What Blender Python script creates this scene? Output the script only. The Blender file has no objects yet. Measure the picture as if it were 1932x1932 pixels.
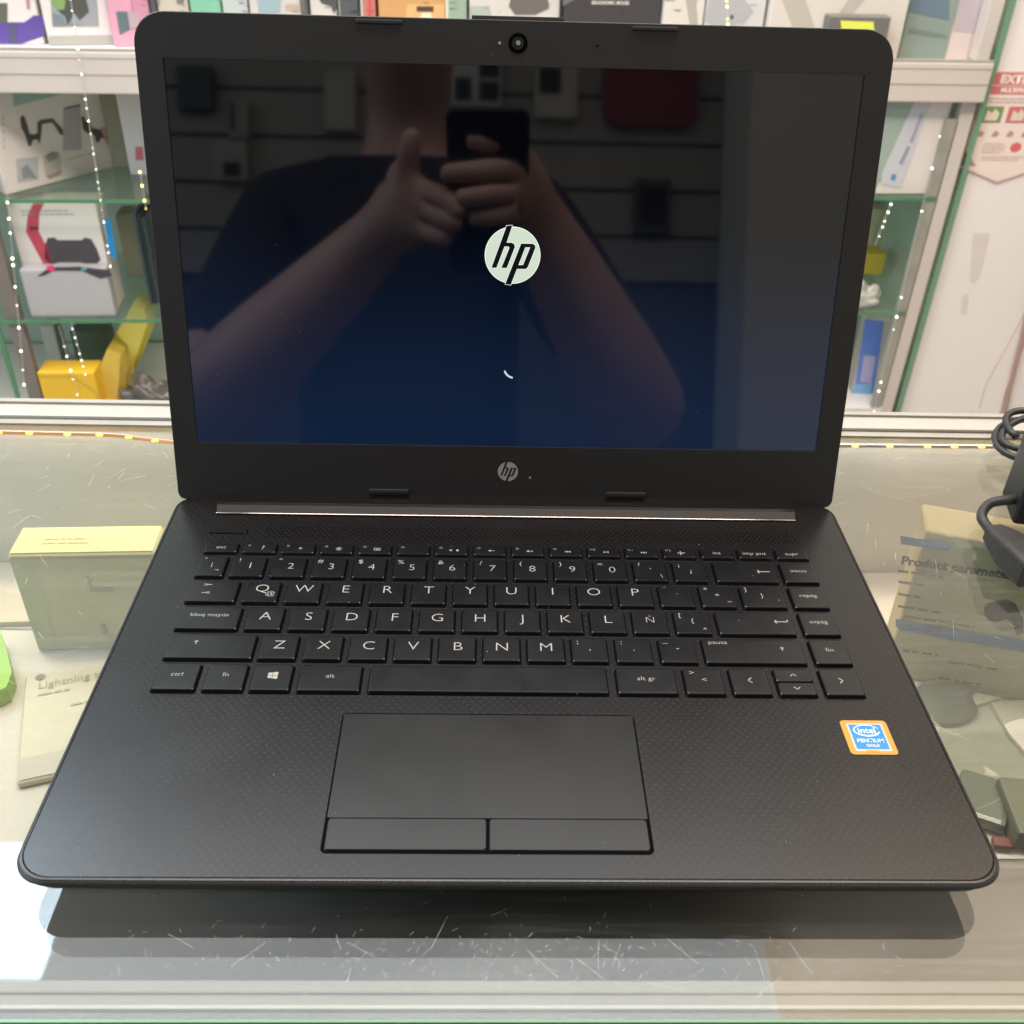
import bpy, bmesh, math, random
from mathutils import Matrix, Vector, Euler, noise
random.seed(7)
R = math.radians
scene = bpy.context.scene
COL = scene.collection

# ------------------------------------------------------------------ camera
CAM_LOC = Vector((-0.01134, -0.20328, 0.31030))
CAM_ROT = Euler((0.957716, -0.025812, -0.013879), 'XYZ')
FPX = 1907.43                      # focal length in pixels of a 1932 px wide picture
cd = bpy.data.cameras.new('camera'); cam = bpy.data.objects.new('camera', cd); COL.objects.link(cam)
cam.location = CAM_LOC; cam.rotation_euler = CAM_ROT
cd.sensor_width = 36.0; cd.lens = 36.0 * FPX / 1932.0
cd.clip_start = 0.001; cd.clip_end = 60.0
cd.dof.use_dof = True; cd.dof.focus_distance = 0.46; cd.dof.aperture_fstop = 19.0
scene.camera = cam
CROT = CAM_ROT.to_matrix()

# ------------------------------------------------------------------ light
world = bpy.data.worlds.new('World'); scene.world = world; world.use_nodes = True
bg = world.node_tree.nodes['Background']
bg.inputs[0].default_value = (1.0, 0.90, 0.80, 1); bg.inputs[1].default_value = 0.18
def area(name, loc, target, sx, sy, power, color):
    l = bpy.data.lights.new(name, 'AREA'); l.shape = 'RECTANGLE'; l.size = sx; l.size_y = sy
    l.energy = power; l.color = color
    o = bpy.data.objects.new(name, l); COL.objects.link(o); o.location = loc
    o.rotation_euler = (Vector(target) - Vector(loc)).to_track_quat('-Z', 'Y').to_euler()
    return o
area('skylight_left', (-1.50, 1.26, 1.90), (-1.50, 1.26, 0.0), 0.98, 0.36, 27, (0.66, 0.84, 1.0))
area('ceiling_light', (-0.66, 0.90, 1.88), (-0.66, 0.90, 0.0), 2.63, 1.0, 40, (0.94, 0.98, 1.0))
area('rear_fill_light', (0.5, -1.15, 1.90), (0.5, -1.5, 0.0), 1.2, 0.3, 8, (1.0, 0.86, 0.74))  # added fill, an unseen lamp to brighten the person, pillar and slat wall
area('warm_ceiling_light', (1.28, 0.90, 1.90), (1.28, 0.90, 0.0), 1.24, 1.0, 19, (1.0, 0.82, 0.62))
area('door_light', (-1.9, -0.45, 0.85), (0.0, 0.1, 0.0), 1.0, 1.4, 26, (0.66, 0.83, 1.0))
area('wall_unit_fill_light', (0.1, 0.42, 1.45), (0.15, 1.5, -0.35), 1.7, 0.3, 36, (1.0, 0.86, 0.75))  # added fill aimed at the wall unit, kept off the laptop
vs = scene.view_settings
vs.view_transform = 'Standard'; vs.look = 'None'; vs.exposure = 0.0; vs.gamma = 1.0
vs.use_curve_mapping = False
scene.render.engine = 'CYCLES'
scene.cycles.max_bounces = 12; scene.cycles.transparent_max_bounces = 24
scene.cycles.caustics_reflective = False; scene.cycles.caustics_refractive = False

# ------------------------------------------------------------------ pixel helpers (u, v of a 1932 px picture)
def ray(u, v):
    return CROT @ Vector(((u - 966) / FPX, -(v - 966) / FPX, -1.0))
def onz(u, v, z):
    d = ray(u, v); return CAM_LOC + d * ((z - CAM_LOC.z) / d.z)
def onplane(u, v, o, n):
    d = ray(u, v); return CAM_LOC + d * ((Vector(o) - CAM_LOC).dot(n) / d.dot(n))
DECK = 0.0165
TILT = 0.260441
LID_O = Vector((0, 0.230673, 0.029315 + DECK))       # middle of the lower edge of the lit panel
LID_N = Vector((0, -math.cos(TILT), math.sin(TILT)))
LID_U = Vector((0, math.sin(TILT), math.cos(TILT)))
def mir(u, v, y):
    """point at depth y that shows at pixel (u, v) in the laptop screen's reflection"""
    d = ray(u, v); h = onplane(u, v, LID_O, LID_N)
    r = d - 2 * d.dot(LID_N) * LID_N
    return h + r * ((y - h.y) / r.y)
def srgb(r, g, b):
    f = lambda c: (c / 255 / 12.92) if c / 255 <= 0.04045 else ((c / 255 + 0.055) / 1.055) ** 2.4
    return (f(r), f(g), f(b))

# ------------------------------------------------------------------ materials
def newmat(name):
    m = bpy.data.materials.new(name); m.use_nodes = True
    return m, m.node_tree.nodes, m.node_tree.links, m.node_tree.nodes['Principled BSDF']
def M(name, col, rough=0.5, spec=0.5, metal=0.0, var=0.08, scale=60.0, bump=0.0, bscale=400.0, rvar=0.0):
    m, N, L, b = newmat(name)
    b.inputs['Roughness'].default_value = rough; b.inputs['Metallic'].default_value = metal
    b.inputs['Specular IOR Level'].default_value = spec
    tc = N.new('ShaderNodeTexCoord'); nz = N.new('ShaderNodeTexNoise')
    nz.inputs['Scale'].default_value = scale; nz.inputs['Detail'].default_value = 5
    L.new(tc.outputs['Object'], nz.inputs['Vector'])
    mx = N.new('ShaderNodeMix'); mx.data_type = 'RGBA'
    mx.inputs['A'].default_value = (*[c * (1 - var) for c in col], 1)
    mx.inputs['B'].default_value = (*[min(1, c * (1 + var)) for c in col], 1)
    L.new(nz.outputs['Fac'], mx.inputs['Factor']); L.new(mx.outputs['Result'], b.inputs['Base Color'])
    if rvar:
        mr = N.new('ShaderNodeMapRange'); mr.inputs['To Min'].default_value = rough - rvar; mr.inputs['To Max'].default_value = rough + rvar
        L.new(nz.outputs['Fac'], mr.inputs['Value']); L.new(mr.outputs['Result'], b.inputs['Roughness'])
    if bump:
        n2 = N.new('ShaderNodeTexNoise'); n2.inputs['Scale'].default_value = bscale; n2.inputs['Detail'].default_value = 4
        L.new(tc.outputs['Object'], n2.inputs['Vector'])
        bp = N.new('ShaderNodeBump'); bp.inputs['Strength'].default_value = bump; bp.inputs['Distance'].default_value = 0.001
        L.new(n2.outputs['Fac'], bp.inputs['Height']); L.new(bp.outputs['Normal'], b.inputs['Normal'])
    return m
def E(name, col, strength):
    m, N, L, b = newmat(name)
    b.inputs['Base Color'].default_value = (*[c * 0.5 for c in col], 1)
    b.inputs['Emission Color'].default_value = (*col, 1); b.inputs['Emission Strength'].default_value = strength
    return m
def G(name, tint, f0=0.045, haze=0.0, hazecol=(0.8, 0.8, 0.75), hscale=6.0, streak=0.0):
    """clear sheet: transparent tint + Schlick mirror, with a film of dust"""
    m, N, L, b = newmat(name); N.remove(b); out = N['Material Output']
    geo = N.new('ShaderNodeNewGeometry'); dt = N.new('ShaderNodeVectorMath'); dt.operation = 'DOT_PRODUCT'
    L.new(geo.outputs['Normal'], dt.inputs[0]); L.new(geo.outputs['Incoming'], dt.inputs[1])
    def mth(op, a, bb=None):
        n = N.new('ShaderNodeMath'); n.operation = op; n.use_clamp = False
        for i, x in enumerate((a, bb)):
            if x is None: continue
            if isinstance(x, (int, float)): n.inputs[i].default_value = x
            else: L.new(x, n.inputs[i])
        return n.outputs[0]
    c = mth('ABSOLUTE', dt.outputs['Value']); k = mth('POWER', mth('SUBTRACT', 1.0, c), 5.0)
    f = mth('ADD', mth('MULTIPLY', k, 1 - f0), f0)
    tr = N.new('ShaderNodeBsdfTransparent'); tr.inputs[0].default_value = (*tint, 1)
    gl = N.new('ShaderNodeBsdfGlossy'); gl.inputs['Roughness'].default_value = 0.02
    mx = N.new('ShaderNodeMixShader'); L.new(f, mx.inputs[0]); L.new(tr.outputs[0], mx.inputs[1]); L.new(gl.outputs[0], mx.inputs[2])
    last = mx.outputs[0]
    if haze:
        df = N.new('ShaderNodeBsdfDiffuse'); df.inputs[0].default_value = (*hazecol, 1)
        tc = N.new('ShaderNodeTexCoord'); nz = N.new('ShaderNodeTexNoise'); nz.inputs['Scale'].default_value = hscale; nz.inputs['Detail'].default_value = 8
        nz.inputs['Roughness'].default_value = 0.65
        L.new(tc.outputs['Object'], nz.inputs['Vector'])
        hz = mth('MULTIPLY', nz.outputs['Fac'], haze * 2)
        if streak:
            mp = N.new('ShaderNodeMapping'); mp.inputs['Scale'].default_value = (7, 150, 1); L.new(tc.outputs['Object'], mp.inputs['Vector'])
            n3 = N.new('ShaderNodeTexNoise'); n3.inputs['Scale'].default_value = 1.0; n3.inputs['Detail'].default_value = 7; n3.inputs['Roughness'].default_value = 0.7
            L.new(mp.outputs['Vector'], n3.inputs['Vector'])
            n4 = N.new('ShaderNodeTexNoise'); n4.inputs['Scale'].default_value = 14.0; n4.inputs['Detail'].default_value = 6; L.new(tc.outputs['Object'], n4.inputs['Vector'])
            k1 = mth('MAXIMUM', mth('SUBTRACT', n3.outputs['Fac'], 0.50), 0.0); k2 = mth('MAXIMUM', mth('SUBTRACT', n4.outputs['Fac'], 0.52), 0.0)
            hz = mth('ADD', hz, mth('MULTIPLY', mth('ADD', k1, mth('MULTIPLY', k2, 0.6)), streak))
        m2 = N.new('ShaderNodeMixShader'); L.new(hz, m2.inputs[0]); L.new(last, m2.inputs[1]); L.new(df.outputs[0], m2.inputs[2]); last = m2.outputs[0]
    L.new(last, out.inputs['Surface'])
    return m

def deck_material():
    m, N, L, b = newmat('deck_plastic')
    tc = N.new('ShaderNodeTexCoord'); mp = N.new('ShaderNodeMapping')
    mp.inputs['Scale'].default_value = (1000 / 3.5, 1000 / 1.95, 0)
    L.new(tc.outputs['Object'], mp.inputs['Vector'])
    sx = N.new('ShaderNodeSeparateXYZ'); L.new(mp.outputs['Vector'], sx.inputs[0])
    def mth(op, a, bb=None, cc=None):
        n = N.new('ShaderNodeMath'); n.operation = op
        for i, x in enumerate((a, bb, cc)):
            if x is None: continue
            if isinstance(x, (int, float)): n.inputs[i].default_value = x
            else: L.new(x, n.inputs[i])
        return n.outputs[0]
    # rows of small plus signs, every second row shifted by half a step
    row = mth('FLOOR', sx.outputs['Y']); par = mth('MODULO', mth('ABSOLUTE', row), 2.0)
    xx = mth('ADD', sx.outputs['X'], mth('MULTIPLY', par, 0.5))
    fx = mth('ABSOLUTE', mth('SUBTRACT', mth('FRACT', xx), 0.5)); fy = mth('ABSOLUTE', mth('SUBTRACT', mth('FRACT', sx.outputs['Y']), 0.5))
    a = mth('MULTIPLY', mth('LESS_THAN', fx, 0.22), mth('LESS_THAN', fy, 0.075))
    c = mth('MULTIPLY', mth('LESS_THAN', fx, 0.042), mth('LESS_THAN', fy, 0.42))
    plus = mth('MAXIMUM', a, c)
    # fine weave between the pluses
    wv = N.new('ShaderNodeTexChecker'); wv.inputs['Scale'].default_value = 5.0; L.new(mp.outputs['Vector'], wv.inputs['Vector'])
    pat = mth('ADD', mth('MULTIPLY', plus, 1.0), mth('MULTIPLY', wv.outputs['Fac'], 0.18))
    nz = N.new('ShaderNodeTexNoise'); nz.inputs['Scale'].default_value = 25; nz.inputs['Detail'].default_value = 6; L.new(tc.outputs['Object'], nz.inputs['Vector'])
    mx = N.new('ShaderNodeMix'); mx.data_type = 'RGBA'
    mx.inputs['A'].default_value = (0.0042, 0.0034, 0.0036, 1); mx.inputs['B'].default_value = (0.0135, 0.0121, 0.0126, 1)
    L.new(pat, mx.inputs['Factor']); L.new(mx.outputs['Result'], b.inputs['Base Color'])
    mr = N.new('ShaderNodeMapRange'); mr.inputs['To Min'].default_value = 0.23; mr.inputs['To Max'].default_value = 0.31
    L.new(nz.outputs['Fac'], mr.inputs['Value']); L.new(mr.outputs['Result'], b.inputs['Roughness'])
    b.inputs['Specular IOR Level'].default_value = 0.42
    bp = N.new('ShaderNodeBump'); bp.inputs['Strength'].default_value = 0.15; bp.inputs['Distance'].default_value = 0.0001
    L.new(pat, bp.inputs['Height']); L.new(bp.outputs['Normal'], b.inputs['Normal'])
    return m

m_deck = deck_material()
m_shell = M('dark_shell', (0.032, 0.032, 0.032), 0.48, bump=0.03, bscale=3000)
m_bezel = M('bezel_plastic', (0.0140, 0.0134, 0.0128), 0.48, spec=0.5, bump=0.05, bscale=4000)
m_under = M('underside_plastic', (0.010, 0.011, 0.013), 0.6)
m_key = M('key_plastic', (0.0040, 0.0042, 0.0048), 0.29, spec=0.42, bump=0.03, bscale=5000, rvar=0.06, scale=90)
m_skirt = M('key_skirt', (0.0015, 0.0015, 0.002), 0.5, spec=0.15)
m_legend = M('key_legend', (0.31, 0.29, 0.26), 0.6, var=0.05)
m_pad = M('touchpad_plastic', (0.0065, 0.0062, 0.0058), 0.29, spec=0.46, rvar=0.07, scale=30)
m_gap = M('dark_gap', (0.001, 0.001, 0.0012), 0.7, spec=0.04)
m_gloss = M('gloss_black', (0.006, 0.005, 0.005), 0.12, spec=0.6)
m_rubber = M('rubber', (0.016, 0.016, 0.017), 0.55)
m_silver = M('emblem_silver', (0.42, 0.39, 0.37), 0.35, metal=0.3)
m_emblem_dark = M('emblem_dark', (0.012, 0.009, 0.008), 0.5)
m_lens = M('lens_glass', (0.003, 0.003, 0.004), 0.08, spec=0.8)
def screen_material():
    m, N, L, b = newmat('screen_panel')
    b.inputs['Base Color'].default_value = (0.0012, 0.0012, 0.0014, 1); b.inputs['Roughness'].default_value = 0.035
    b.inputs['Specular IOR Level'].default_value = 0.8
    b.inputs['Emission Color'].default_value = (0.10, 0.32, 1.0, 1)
    # blue glow painted into the panel, stronger towards its lower edge
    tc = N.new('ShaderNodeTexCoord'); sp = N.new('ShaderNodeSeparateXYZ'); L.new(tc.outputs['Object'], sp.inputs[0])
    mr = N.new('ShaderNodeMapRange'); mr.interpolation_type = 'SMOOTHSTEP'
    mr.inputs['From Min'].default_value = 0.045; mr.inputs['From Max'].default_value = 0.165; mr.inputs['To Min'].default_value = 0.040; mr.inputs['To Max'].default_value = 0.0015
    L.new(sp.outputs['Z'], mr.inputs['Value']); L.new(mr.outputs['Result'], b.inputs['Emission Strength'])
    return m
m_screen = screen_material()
m_logo = E('screen_logo', srgb(190, 203, 186), 0.95)
m_logo_edge = E('screen_logo_edge', srgb(228, 236, 230), 1.0)
m_spin = E('screen_spinner', srgb(200, 205, 215), 0.9)
m_logo_cut = M('screen_logo_cut', (0.010, 0.011, 0.016), 0.05)
m_st_gold = M('sticker_gold', srgb(196, 138, 50), 0.35, var=0.04)
m_st_line = M('sticker_silver', srgb(200, 175, 160), 0.4)
m_st_blue = M('sticker_blue', srgb(20, 122, 184), 0.4, var=0.05)
m_st_white = M('sticker_white', (0.62, 0.65, 0.67), 0.5)
m_glass = G('counter_glass', (0.95, 0.96, 0.945), 0.043, haze=0.009, hazecol=(0.75, 0.74, 0.66), hscale=5, streak=0.22)
m_shelfglass = G('shelf_glass', (0.88, 0.95, 0.90), 0.045, haze=0.03)
m_glassedge = M('glass_edge', srgb(84, 132, 96), 0.25, spec=0.6, var=0.15, scale=25)
m_glassedge2 = M('glass_edge_pale', srgb(112, 150, 122), 0.3, var=0.12, scale=20)
m_alu = M('aluminium_white', (0.62, 0.56, 0.51), 0.38, var=0.08, scale=12, bump=0.02)
m_alu_d = M('aluminium_worn', (0.33, 0.32, 0.28), 0.45, var=0.2, scale=30)
m_rail = M('rail_aluminium', (0.40, 0.38, 0.34), 0.4, var=0.12, scale=14)
m_alu_beige = M('aluminium_beige', (0.13, 0.12, 0.10), 0.42, var=0.1, scale=14)
m_liner = M('shelf_liner', (0.60, 0.545, 0.46), 0.75, var=0.06, scale=9)
m_dark_board = M('near_black_board', (0.022, 0.02, 0.017), 0.65, var=0.08, scale=7)
m_white = M('white_paint', (0.84, 0.795, 0.765), 0.7, var=0.035, scale=4, bump=0.05, bscale=120)
m_card_w = M('card_white', (0.73, 0.68, 0.645), 0.55, var=0.04, scale=8)
m_card_g = M('card_grey', (0.42, 0.42, 0.41), 0.5, var=0.1, scale=10)
m_black = M('black_plastic', (0.010, 0.010, 0.011), 0.55, spec=0.3)
m_cable = M('cable_rubber', (0.022, 0.021, 0.021), 0.5, bump=0.05)
PM = {}
def P(r, g, b, rough=0.55):
    k = (r, g, b, rough)
    if k not in PM: PM[k] = M('print_%d_%d_%d' % (r, g, b), srgb(r, g, b), rough, var=0.06, scale=40)
    return PM[k]

# ------------------------------------------------------------------ object helpers
ROOTS = {}
def tag(o, label=None, cat=None, group=None, kind=None):
    if label: o['label'] = label
    if cat: o['category'] = cat
    if group: o['group'] = group
    if kind: o['kind'] = kind
    return o
def thing(name, label, cat, loc=(0, 0, 0), group=None):
    o = bpy.data.objects.new(name, None); COL.objects.link(o); o.location = loc; o.empty_display_size = 0.02
    ROOTS[o] = Vector(loc)
    return tag(o, label, cat, group)
def link(name, me, mat, parent=None, smooth=False):
    o = bpy.data.objects.new(name, me); COL.objects.link(o)
    if mat is not None:
        for mm in (mat if isinstance(mat, (list, tuple)) else [mat]): me.materials.append(mm)
    if smooth:
        for p in me.polygons: p.use_smooth = True
    if parent is not None:
        o.parent = parent
        if parent in ROOTS: o.matrix_parent_inverse = Matrix.Translation(-ROOTS[parent])
    return o
def fin(name, bm, mat, parent=None, smooth=False, recalc=True):
    if recalc: bmesh.ops.recalc_face_normals(bm, faces=bm.faces)
    me = bpy.data.meshes.new(name); bm.to_mesh(me); bm.free()
    return link(name, me, mat, parent, smooth)
def box_bm(x0, x1, y0, y1, z0, z1, bev=0.0, seg=2, mtx=None):
    bm = bmesh.new(); bmesh.ops.create_cube(bm, size=1.0)
    for v in bm.verts:
        v.co = Vector(((x0 + x1) / 2 + v.co.x * (x1 - x0), (y0 + y1) / 2 + v.co.y * (y1 - y0), (z0 + z1) / 2 + v.co.z * (z1 - z0)))
    if bev: bmesh.ops.bevel(bm, geom=bm.edges[:], offset=bev, segments=seg, profile=0.6, affect='EDGES')
    if mtx is not None: bm.transform(mtx)
    return bm
def box(name, x0, x1, y0, y1, z0, z1, mat, parent=None, bev=0.0, mtx=None, seg=2):
    return fin(name, box_bm(x0, x1, y0, y1, z0, z1, bev, seg, mtx), mat, parent)
def rr(x0, x1, y0, y1, r, n=8, rb=None):
    """rounded rectangle, r for the high-y corners, rb for the low-y corners"""
    rb = r if rb is None else rb; pts = []
    for cx, cy, a0, q in ((x1 - rb, y0 + rb, -90, rb), (x1 - r, y1 - r, 0, r), (x0 + r, y1 - r, 90, r), (x0 + rb, y0 + rb, 180, rb)):
        for i in range(n + 1):
            a = R(a0 + 90 * i / n); pts.append((cx + q * math.cos(a), cy + q * math.sin(a)))
    return pts
def loft(rings, cap0=True, cap1=True):
    bm = bmesh.new(); vv = [[bm.verts.new(p) for p in r] for r in rings]; n = len(vv[0])
    for a, b in zip(vv[:-1], vv[1:]):
        for i in range(n): bm.faces.new((a[i], a[(i + 1) % n], b[(i + 1) % n], b[i]))
    if cap0: bm.faces.new(vv[0][::-1])
    if cap1: bm.faces.new(vv[-1])
    return bm
def poly(name, pts, mat, parent=None, smooth=False):
    bm = bmesh.new(); f = bm.faces.new([bm.verts.new(p) for p in pts]); f.normal_update()
    bmesh.ops.triangulate(bm, faces=[f])
    return fin(name, bm, mat, parent, recalc=False)
def tube_bm(pts, r, n=10, bm=None, caps=True):
    bm = bm or bmesh.new(); pts = [Vector(p) for p in pts]; rings = []
    rad = r if isinstance(r, (list, tuple)) else [r] * len(pts); up = Vector((0.13, 0.21, 0.97))
    for i, p in enumerate(pts):
        t = (pts[min(i + 1, len(pts) - 1)] - pts[max(i - 1, 0)]).normalized()
        a = t.cross(up); a = a.normalized() if a.length > 1e-4 else t.orthogonal().normalized(); b = t.cross(a)
        rings.append([bm.verts.new(p + (a * math.cos(2 * math.pi * k / n) + b * math.sin(2 * math.pi * k / n)) * rad[i]) for k in range(n)])
    for q, s in zip(rings[:-1], rings[1:]):
        for k in range(n): bm.faces.new((q[k], q[(k + 1) % n], s[(k + 1) % n], s[k]))
    if caps: bm.faces.new(rings[0][::-1]); bm.faces.new(rings[-1])
    return bm
def spline(pts, n=8):
    pts = [Vector(p) for p in pts]; out = []
    for i in range(len(pts) - 1):
        p0 = pts[max(i - 1, 0)]; p1 = pts[i]; p2 = pts[i + 1]; p3 = pts[min(i + 2, len(pts) - 1)]
        for k in range(n):
            t = k / n
            out.append(0.5 * ((2 * p1) + (p2 - p0) * t + (2 * p0 - 5 * p1 + 4 * p2 - p3) * t * t + (3 * p1 - p0 - 3 * p2 + p3) * t ** 3))
    out.append(pts[-1]); return out
def frame(o, ux, uy):
    """matrix with x along ux, y along uy, z out of the face"""
    ux = Vector(ux).normalized(); uz = ux.cross(Vector(uy)).normalized(); uy = uz.cross(ux)
    m = Matrix.Identity(4)
    for i in range(3): m[i][0] = ux[i]; m[i][1] = uy[i]; m[i][2] = uz[i]; m[i][3] = o[i]
    return m
def text(name, s, size, mtx, mat, parent, sx=1.0, align='CENTER', bold=0.0):
    c = bpy.data.curves.new('t', 'FONT'); c.body = s; c.size = size; c.align_x = align; c.align_y = 'CENTER'
    c.offset = bold; c.resolution_u = 3; c.fill_mode = 'FRONT'
    o = bpy.data.objects.new('t', c); me = bpy.data.meshes.new_from_object(o)
    bpy.data.objects.remove(o); bpy.data.curves.remove(c)
    me.transform(mtx @ Matrix.Diagonal((sx, 1, 1, 1)))
    me.materials.clear()
    return link(name, me, mat, parent)

# ------------------------------------------------------------------ the setting
o = box('floor', -4, 4, -3.5, 3.5, -1.0, -0.95, M('floor_tile', (0.45, 0.42, 0.38), 0.4, var=0.1, scale=3)); tag(o, kind='structure')
ANG = R(3.3)
WM = Matrix.Translation((-0.55, 1.45, 0)) @ Matrix.Rotation(ANG, 4, 'Z')     # wall unit frame: x along its front, y into it
WN = (WM.to_3x3() @ Vector((0, -1, 0))); WI = WM.inverted()
def wl(u, v, d=0.0):
    """pixel on the wall unit's front plane set back by d, in unit coordinates"""
    return WI @ onplane(u, v, WM @ Vector((0, d, 0)), WN)
def wbox(name, x0, x1, y0, y1, z0, z1, mat, parent=None, bev=0.0): return box(name, x0, x1, y0, y1, z0, z1, mat, parent, bev, WM)

o = wbox('back_wall', -2.6, 2.6, 0.34, 0.40, -0.95, 1.6, M('wall_behind_shelves', (0.44, 0.50, 0.44), 0.8, var=0.1, scale=5)); tag(o, kind='structure')
# white pillar wall right of the unit
xg = wl(1677, 786).x + 0.012
o = wbox('white_wall', xg + 0.018, 2.6, 0.015, 0.335, -0.95, 1.6, m_white); tag(o, kind='structure')

# ------------------------------------------------------------------ wall display unit
zA, zB, zC = wl(140, 376).z, wl(145, 603).z, -0.645
zA2, zB2, zC2 = wl(1720, 371).z, wl(1660, 588).z, wl(1630, 784).z
bz1, bz0 = wl(100, 94).z, wl(100, 173).z
unit = thing('wall_display_unit', 'white framed glass shelf unit against the wall behind the counter', 'shelf unit', WM @ Vector((0, 0.17, -0.95)))
XL = -1.15
b1 = wbox('crossbeam', XL, xg - 0.004, -0.012, 0.02, bz0, bz1, m_alu, unit, 0.002)
wbox('beam_groove', XL, xg - 0.006, -0.0128, -0.0118, bz0 + (bz1 - bz0) * .455, bz0 + (bz1 - bz0) * .475, m_alu_d, b1)
wbox('beam_groove', XL, xg - 0.006, -0.0128, -0.0118, bz0 + (bz1 - bz0) * .855, bz0 + (bz1 - bz0) * .865, m_alu_d, b1)
wbox('top_board', XL, xg - 0.006, 0.021, 0.33, bz1 - 0.016, bz1 - 0.004, m_card_w, unit)
wbox('beam_lip', XL, xg - 0.004, -0.010, -0.002, bz1 + 0.0002, bz1 + 0.0035, m_alu_d, unit)
def gshelf(x0, x1, z):
    s = wbox('glass_shelf', x0, x1, 0.0, 0.32, z - 0.006, z, m_shelfglass, unit)
    wbox('shelf_edge', x0, x1, -0.0012, -0.0002, z - 0.0065, z, m_glassedge, s)
xm = 0.02
gshelf(XL, xm - 0.012, zA); gshelf(XL, xm - 0.012, zB); gshelf(xm + 0.012, xg - 0.035, zA2); gshelf(xm + 0.012, xg - 0.035, zB2)
wbox('bottom_board', XL, xg - 0.03, 0.0, 0.32, zC - 0.02, zC, m_card_w, unit)
wbox('kick_plate', XL, xg - 0.03, 0.03, 0.05, -0.95, zC - 0.021, m_alu_d, unit)
wbox('post', xm - 0.010, xm + 0.010, 0.0, 0.025, -0.95, bz0 - 0.001, m_alu, unit, 0.002)
wbox('post', xg - 0.030, xg - 0.006, 0.004, 0.03, -0.95, bz0 - 0.001, m_alu, unit, 0.002)
wbox('post', xg - 0.030, xg - 0.006, 0.004, 0.03, bz1, 0.6, m_alu, unit, 0.002)
sg = wbox('side_glass', xg, xg + 0.006, 0.002, 0.33, -0.95, 0.6, m_shelfglass, unit)
wbox('side_glass_edge', xg - 0.0005, xg + 0.0075, -0.0012, 0.0015, -0.95, 0.6, m_glassedge2, sg)
wbox('left_glass_edge', wl(15, 700).x, wl(15, 700).x + 0.008, -0.0012, 0.002, -0.95, bz0 - 0.002, m_glassedge, unit)
wbox('post', wl(15, 700).x + 0.022, wl(15, 700).x + 0.045, 0.004, 0.02, -0.95, bz0 - 0.002, M('post_brown', (0.20, 0.17, 0.15), 0.5), unit)
wbox('back_mirror', XL, xg - 0.03, 0.325, 0.332, zC, 0.6, M('green_back_panel', (0.52, 0.60, 0.53), 0.35, var=0.12, scale=5), unit)

# ------------------------------------------------------------------ goods helpers
def stand(name, label, cat, bl, br, top, z, depth, mat, group=None, parts=True, lean=0.0):
    """upright carton whose lower front edge runs between two pixels of the surface z"""
    a = onz(*bl, z + 0.0006); b = onz(*br, z + 0.0006); ux = (b - a).normalized(); n = Vector((ux.y, -ux.x, 0))
    t = onplane(*top, a, n); h = t.z - a.z; w = (b - a).length
    rt = thing(name, label, cat, (a + b) / 2 - n * depth / 2, group) if parts else None
    f = frame(a, ux, (0, 0, 1))            # x right, y up, z towards the viewer
    o = fin('carton' if parts else name, box_bm(0, w, 0, h, -depth, 0, 0.0012, 1, f), mat, rt)
    if not parts: tag(o, label, cat, group)
    return (rt or o), f, w, h, n, a
def pp(name, pix, base, n, mat, parent, lift=0.0005):
    """flat print on a face, drawn from pixels on that face"""
    pts = [onplane(u, v, base + n * lift, n) for u, v in pix]
    # keep the face looking outwards
    c = (pts[1] - pts[0]).cross(pts[2] - pts[1])
    s = Vector((0, 0, 0))
    for i in range(len(pts)): s += pts[i].cross(pts[(i + 1) % len(pts)])
    if s.dot(n) < 0: pts = pts[::-1]
    return poly(name, pts, mat, parent)
def fp(name, f, pts, mat, parent, lift=0.0005):
    return poly(name, [f @ Vector((x, y, lift)) for x, y in pts], mat, parent)
def rect(x0, x1, y0, y1): return [(x0, y0), (x1, y0), (x1, y1), (x0, y1)]
def bars(name, f, x0, x1, y0, n, dy, h, mat, parent, jitter=0.4, lift=0.0005):
    """lines of print too small to read"""
    bm = bmesh.new()
    for i in range(n):
        x = x0; e = x0 + (x1 - x0) * (1 - random.random() * jitter); y = y0 - i * dy
        while x < e:
            w = min(e - x, h * random.uniform(2.0, 5.5))
            bm.faces.new([bm.verts.new(f @ Vector(q)) for q in ((x, y, lift), (x + w, y, lift), (x + w, y + h, lift), (x, y + h, lift))])
            x += w + h * 0.8
    return tag(fin(name, bm, mat, parent, recalc=False), kind='stuff')

# ------------------------------------------------------------------ goods on the wall unit, left bay
rt, f, w, h, n, a = stand('phone_mount_box', 'large white carton printed with a black phone mount, standing at an angle', 'box', (13, 368), (219, 314), (120, 150), zA, 0.07, m_card_w)
pp('teal_band', [(22, 150), (115, 150), (115, 178), (26, 201)], a, n, P(150, 186, 176), rt)
pp('mount_pad', [(38, 224), (41, 218), (46, 219), (52, 236), (56, 252), (63, 254), (72, 250), (74, 263), (62, 264), (59, 275), (54, 276), (47, 254), (40, 240)], a, n, P(78, 76, 76), rt)
pp('mount_arm', [(70, 232), (76, 226), (100, 223), (108, 233), (118, 242), (120, 255), (113, 254), (106, 242), (98, 231), (80, 234), (77, 262), (75, 272), (71, 264)], a, n, P(92, 88, 84), rt)
pp('pictured_phone', [(120, 204), (151, 197), (154, 282), (119, 285)], a, n, P(176, 168, 172), rt)
pp('phone_rim', [(120, 204), (151, 197), (152, 200), (120, 207)], a, n, P(110, 102, 110), rt, 0.0009)
pp('mount_clamp', [(153, 220), (158, 219), (163, 230), (172, 234), (173, 240), (190, 245), (200, 262), (191, 260), (186, 269), (181, 268), (178, 255), (166, 252), (157, 245)], a, n, P(88, 78, 80), rt)
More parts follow.
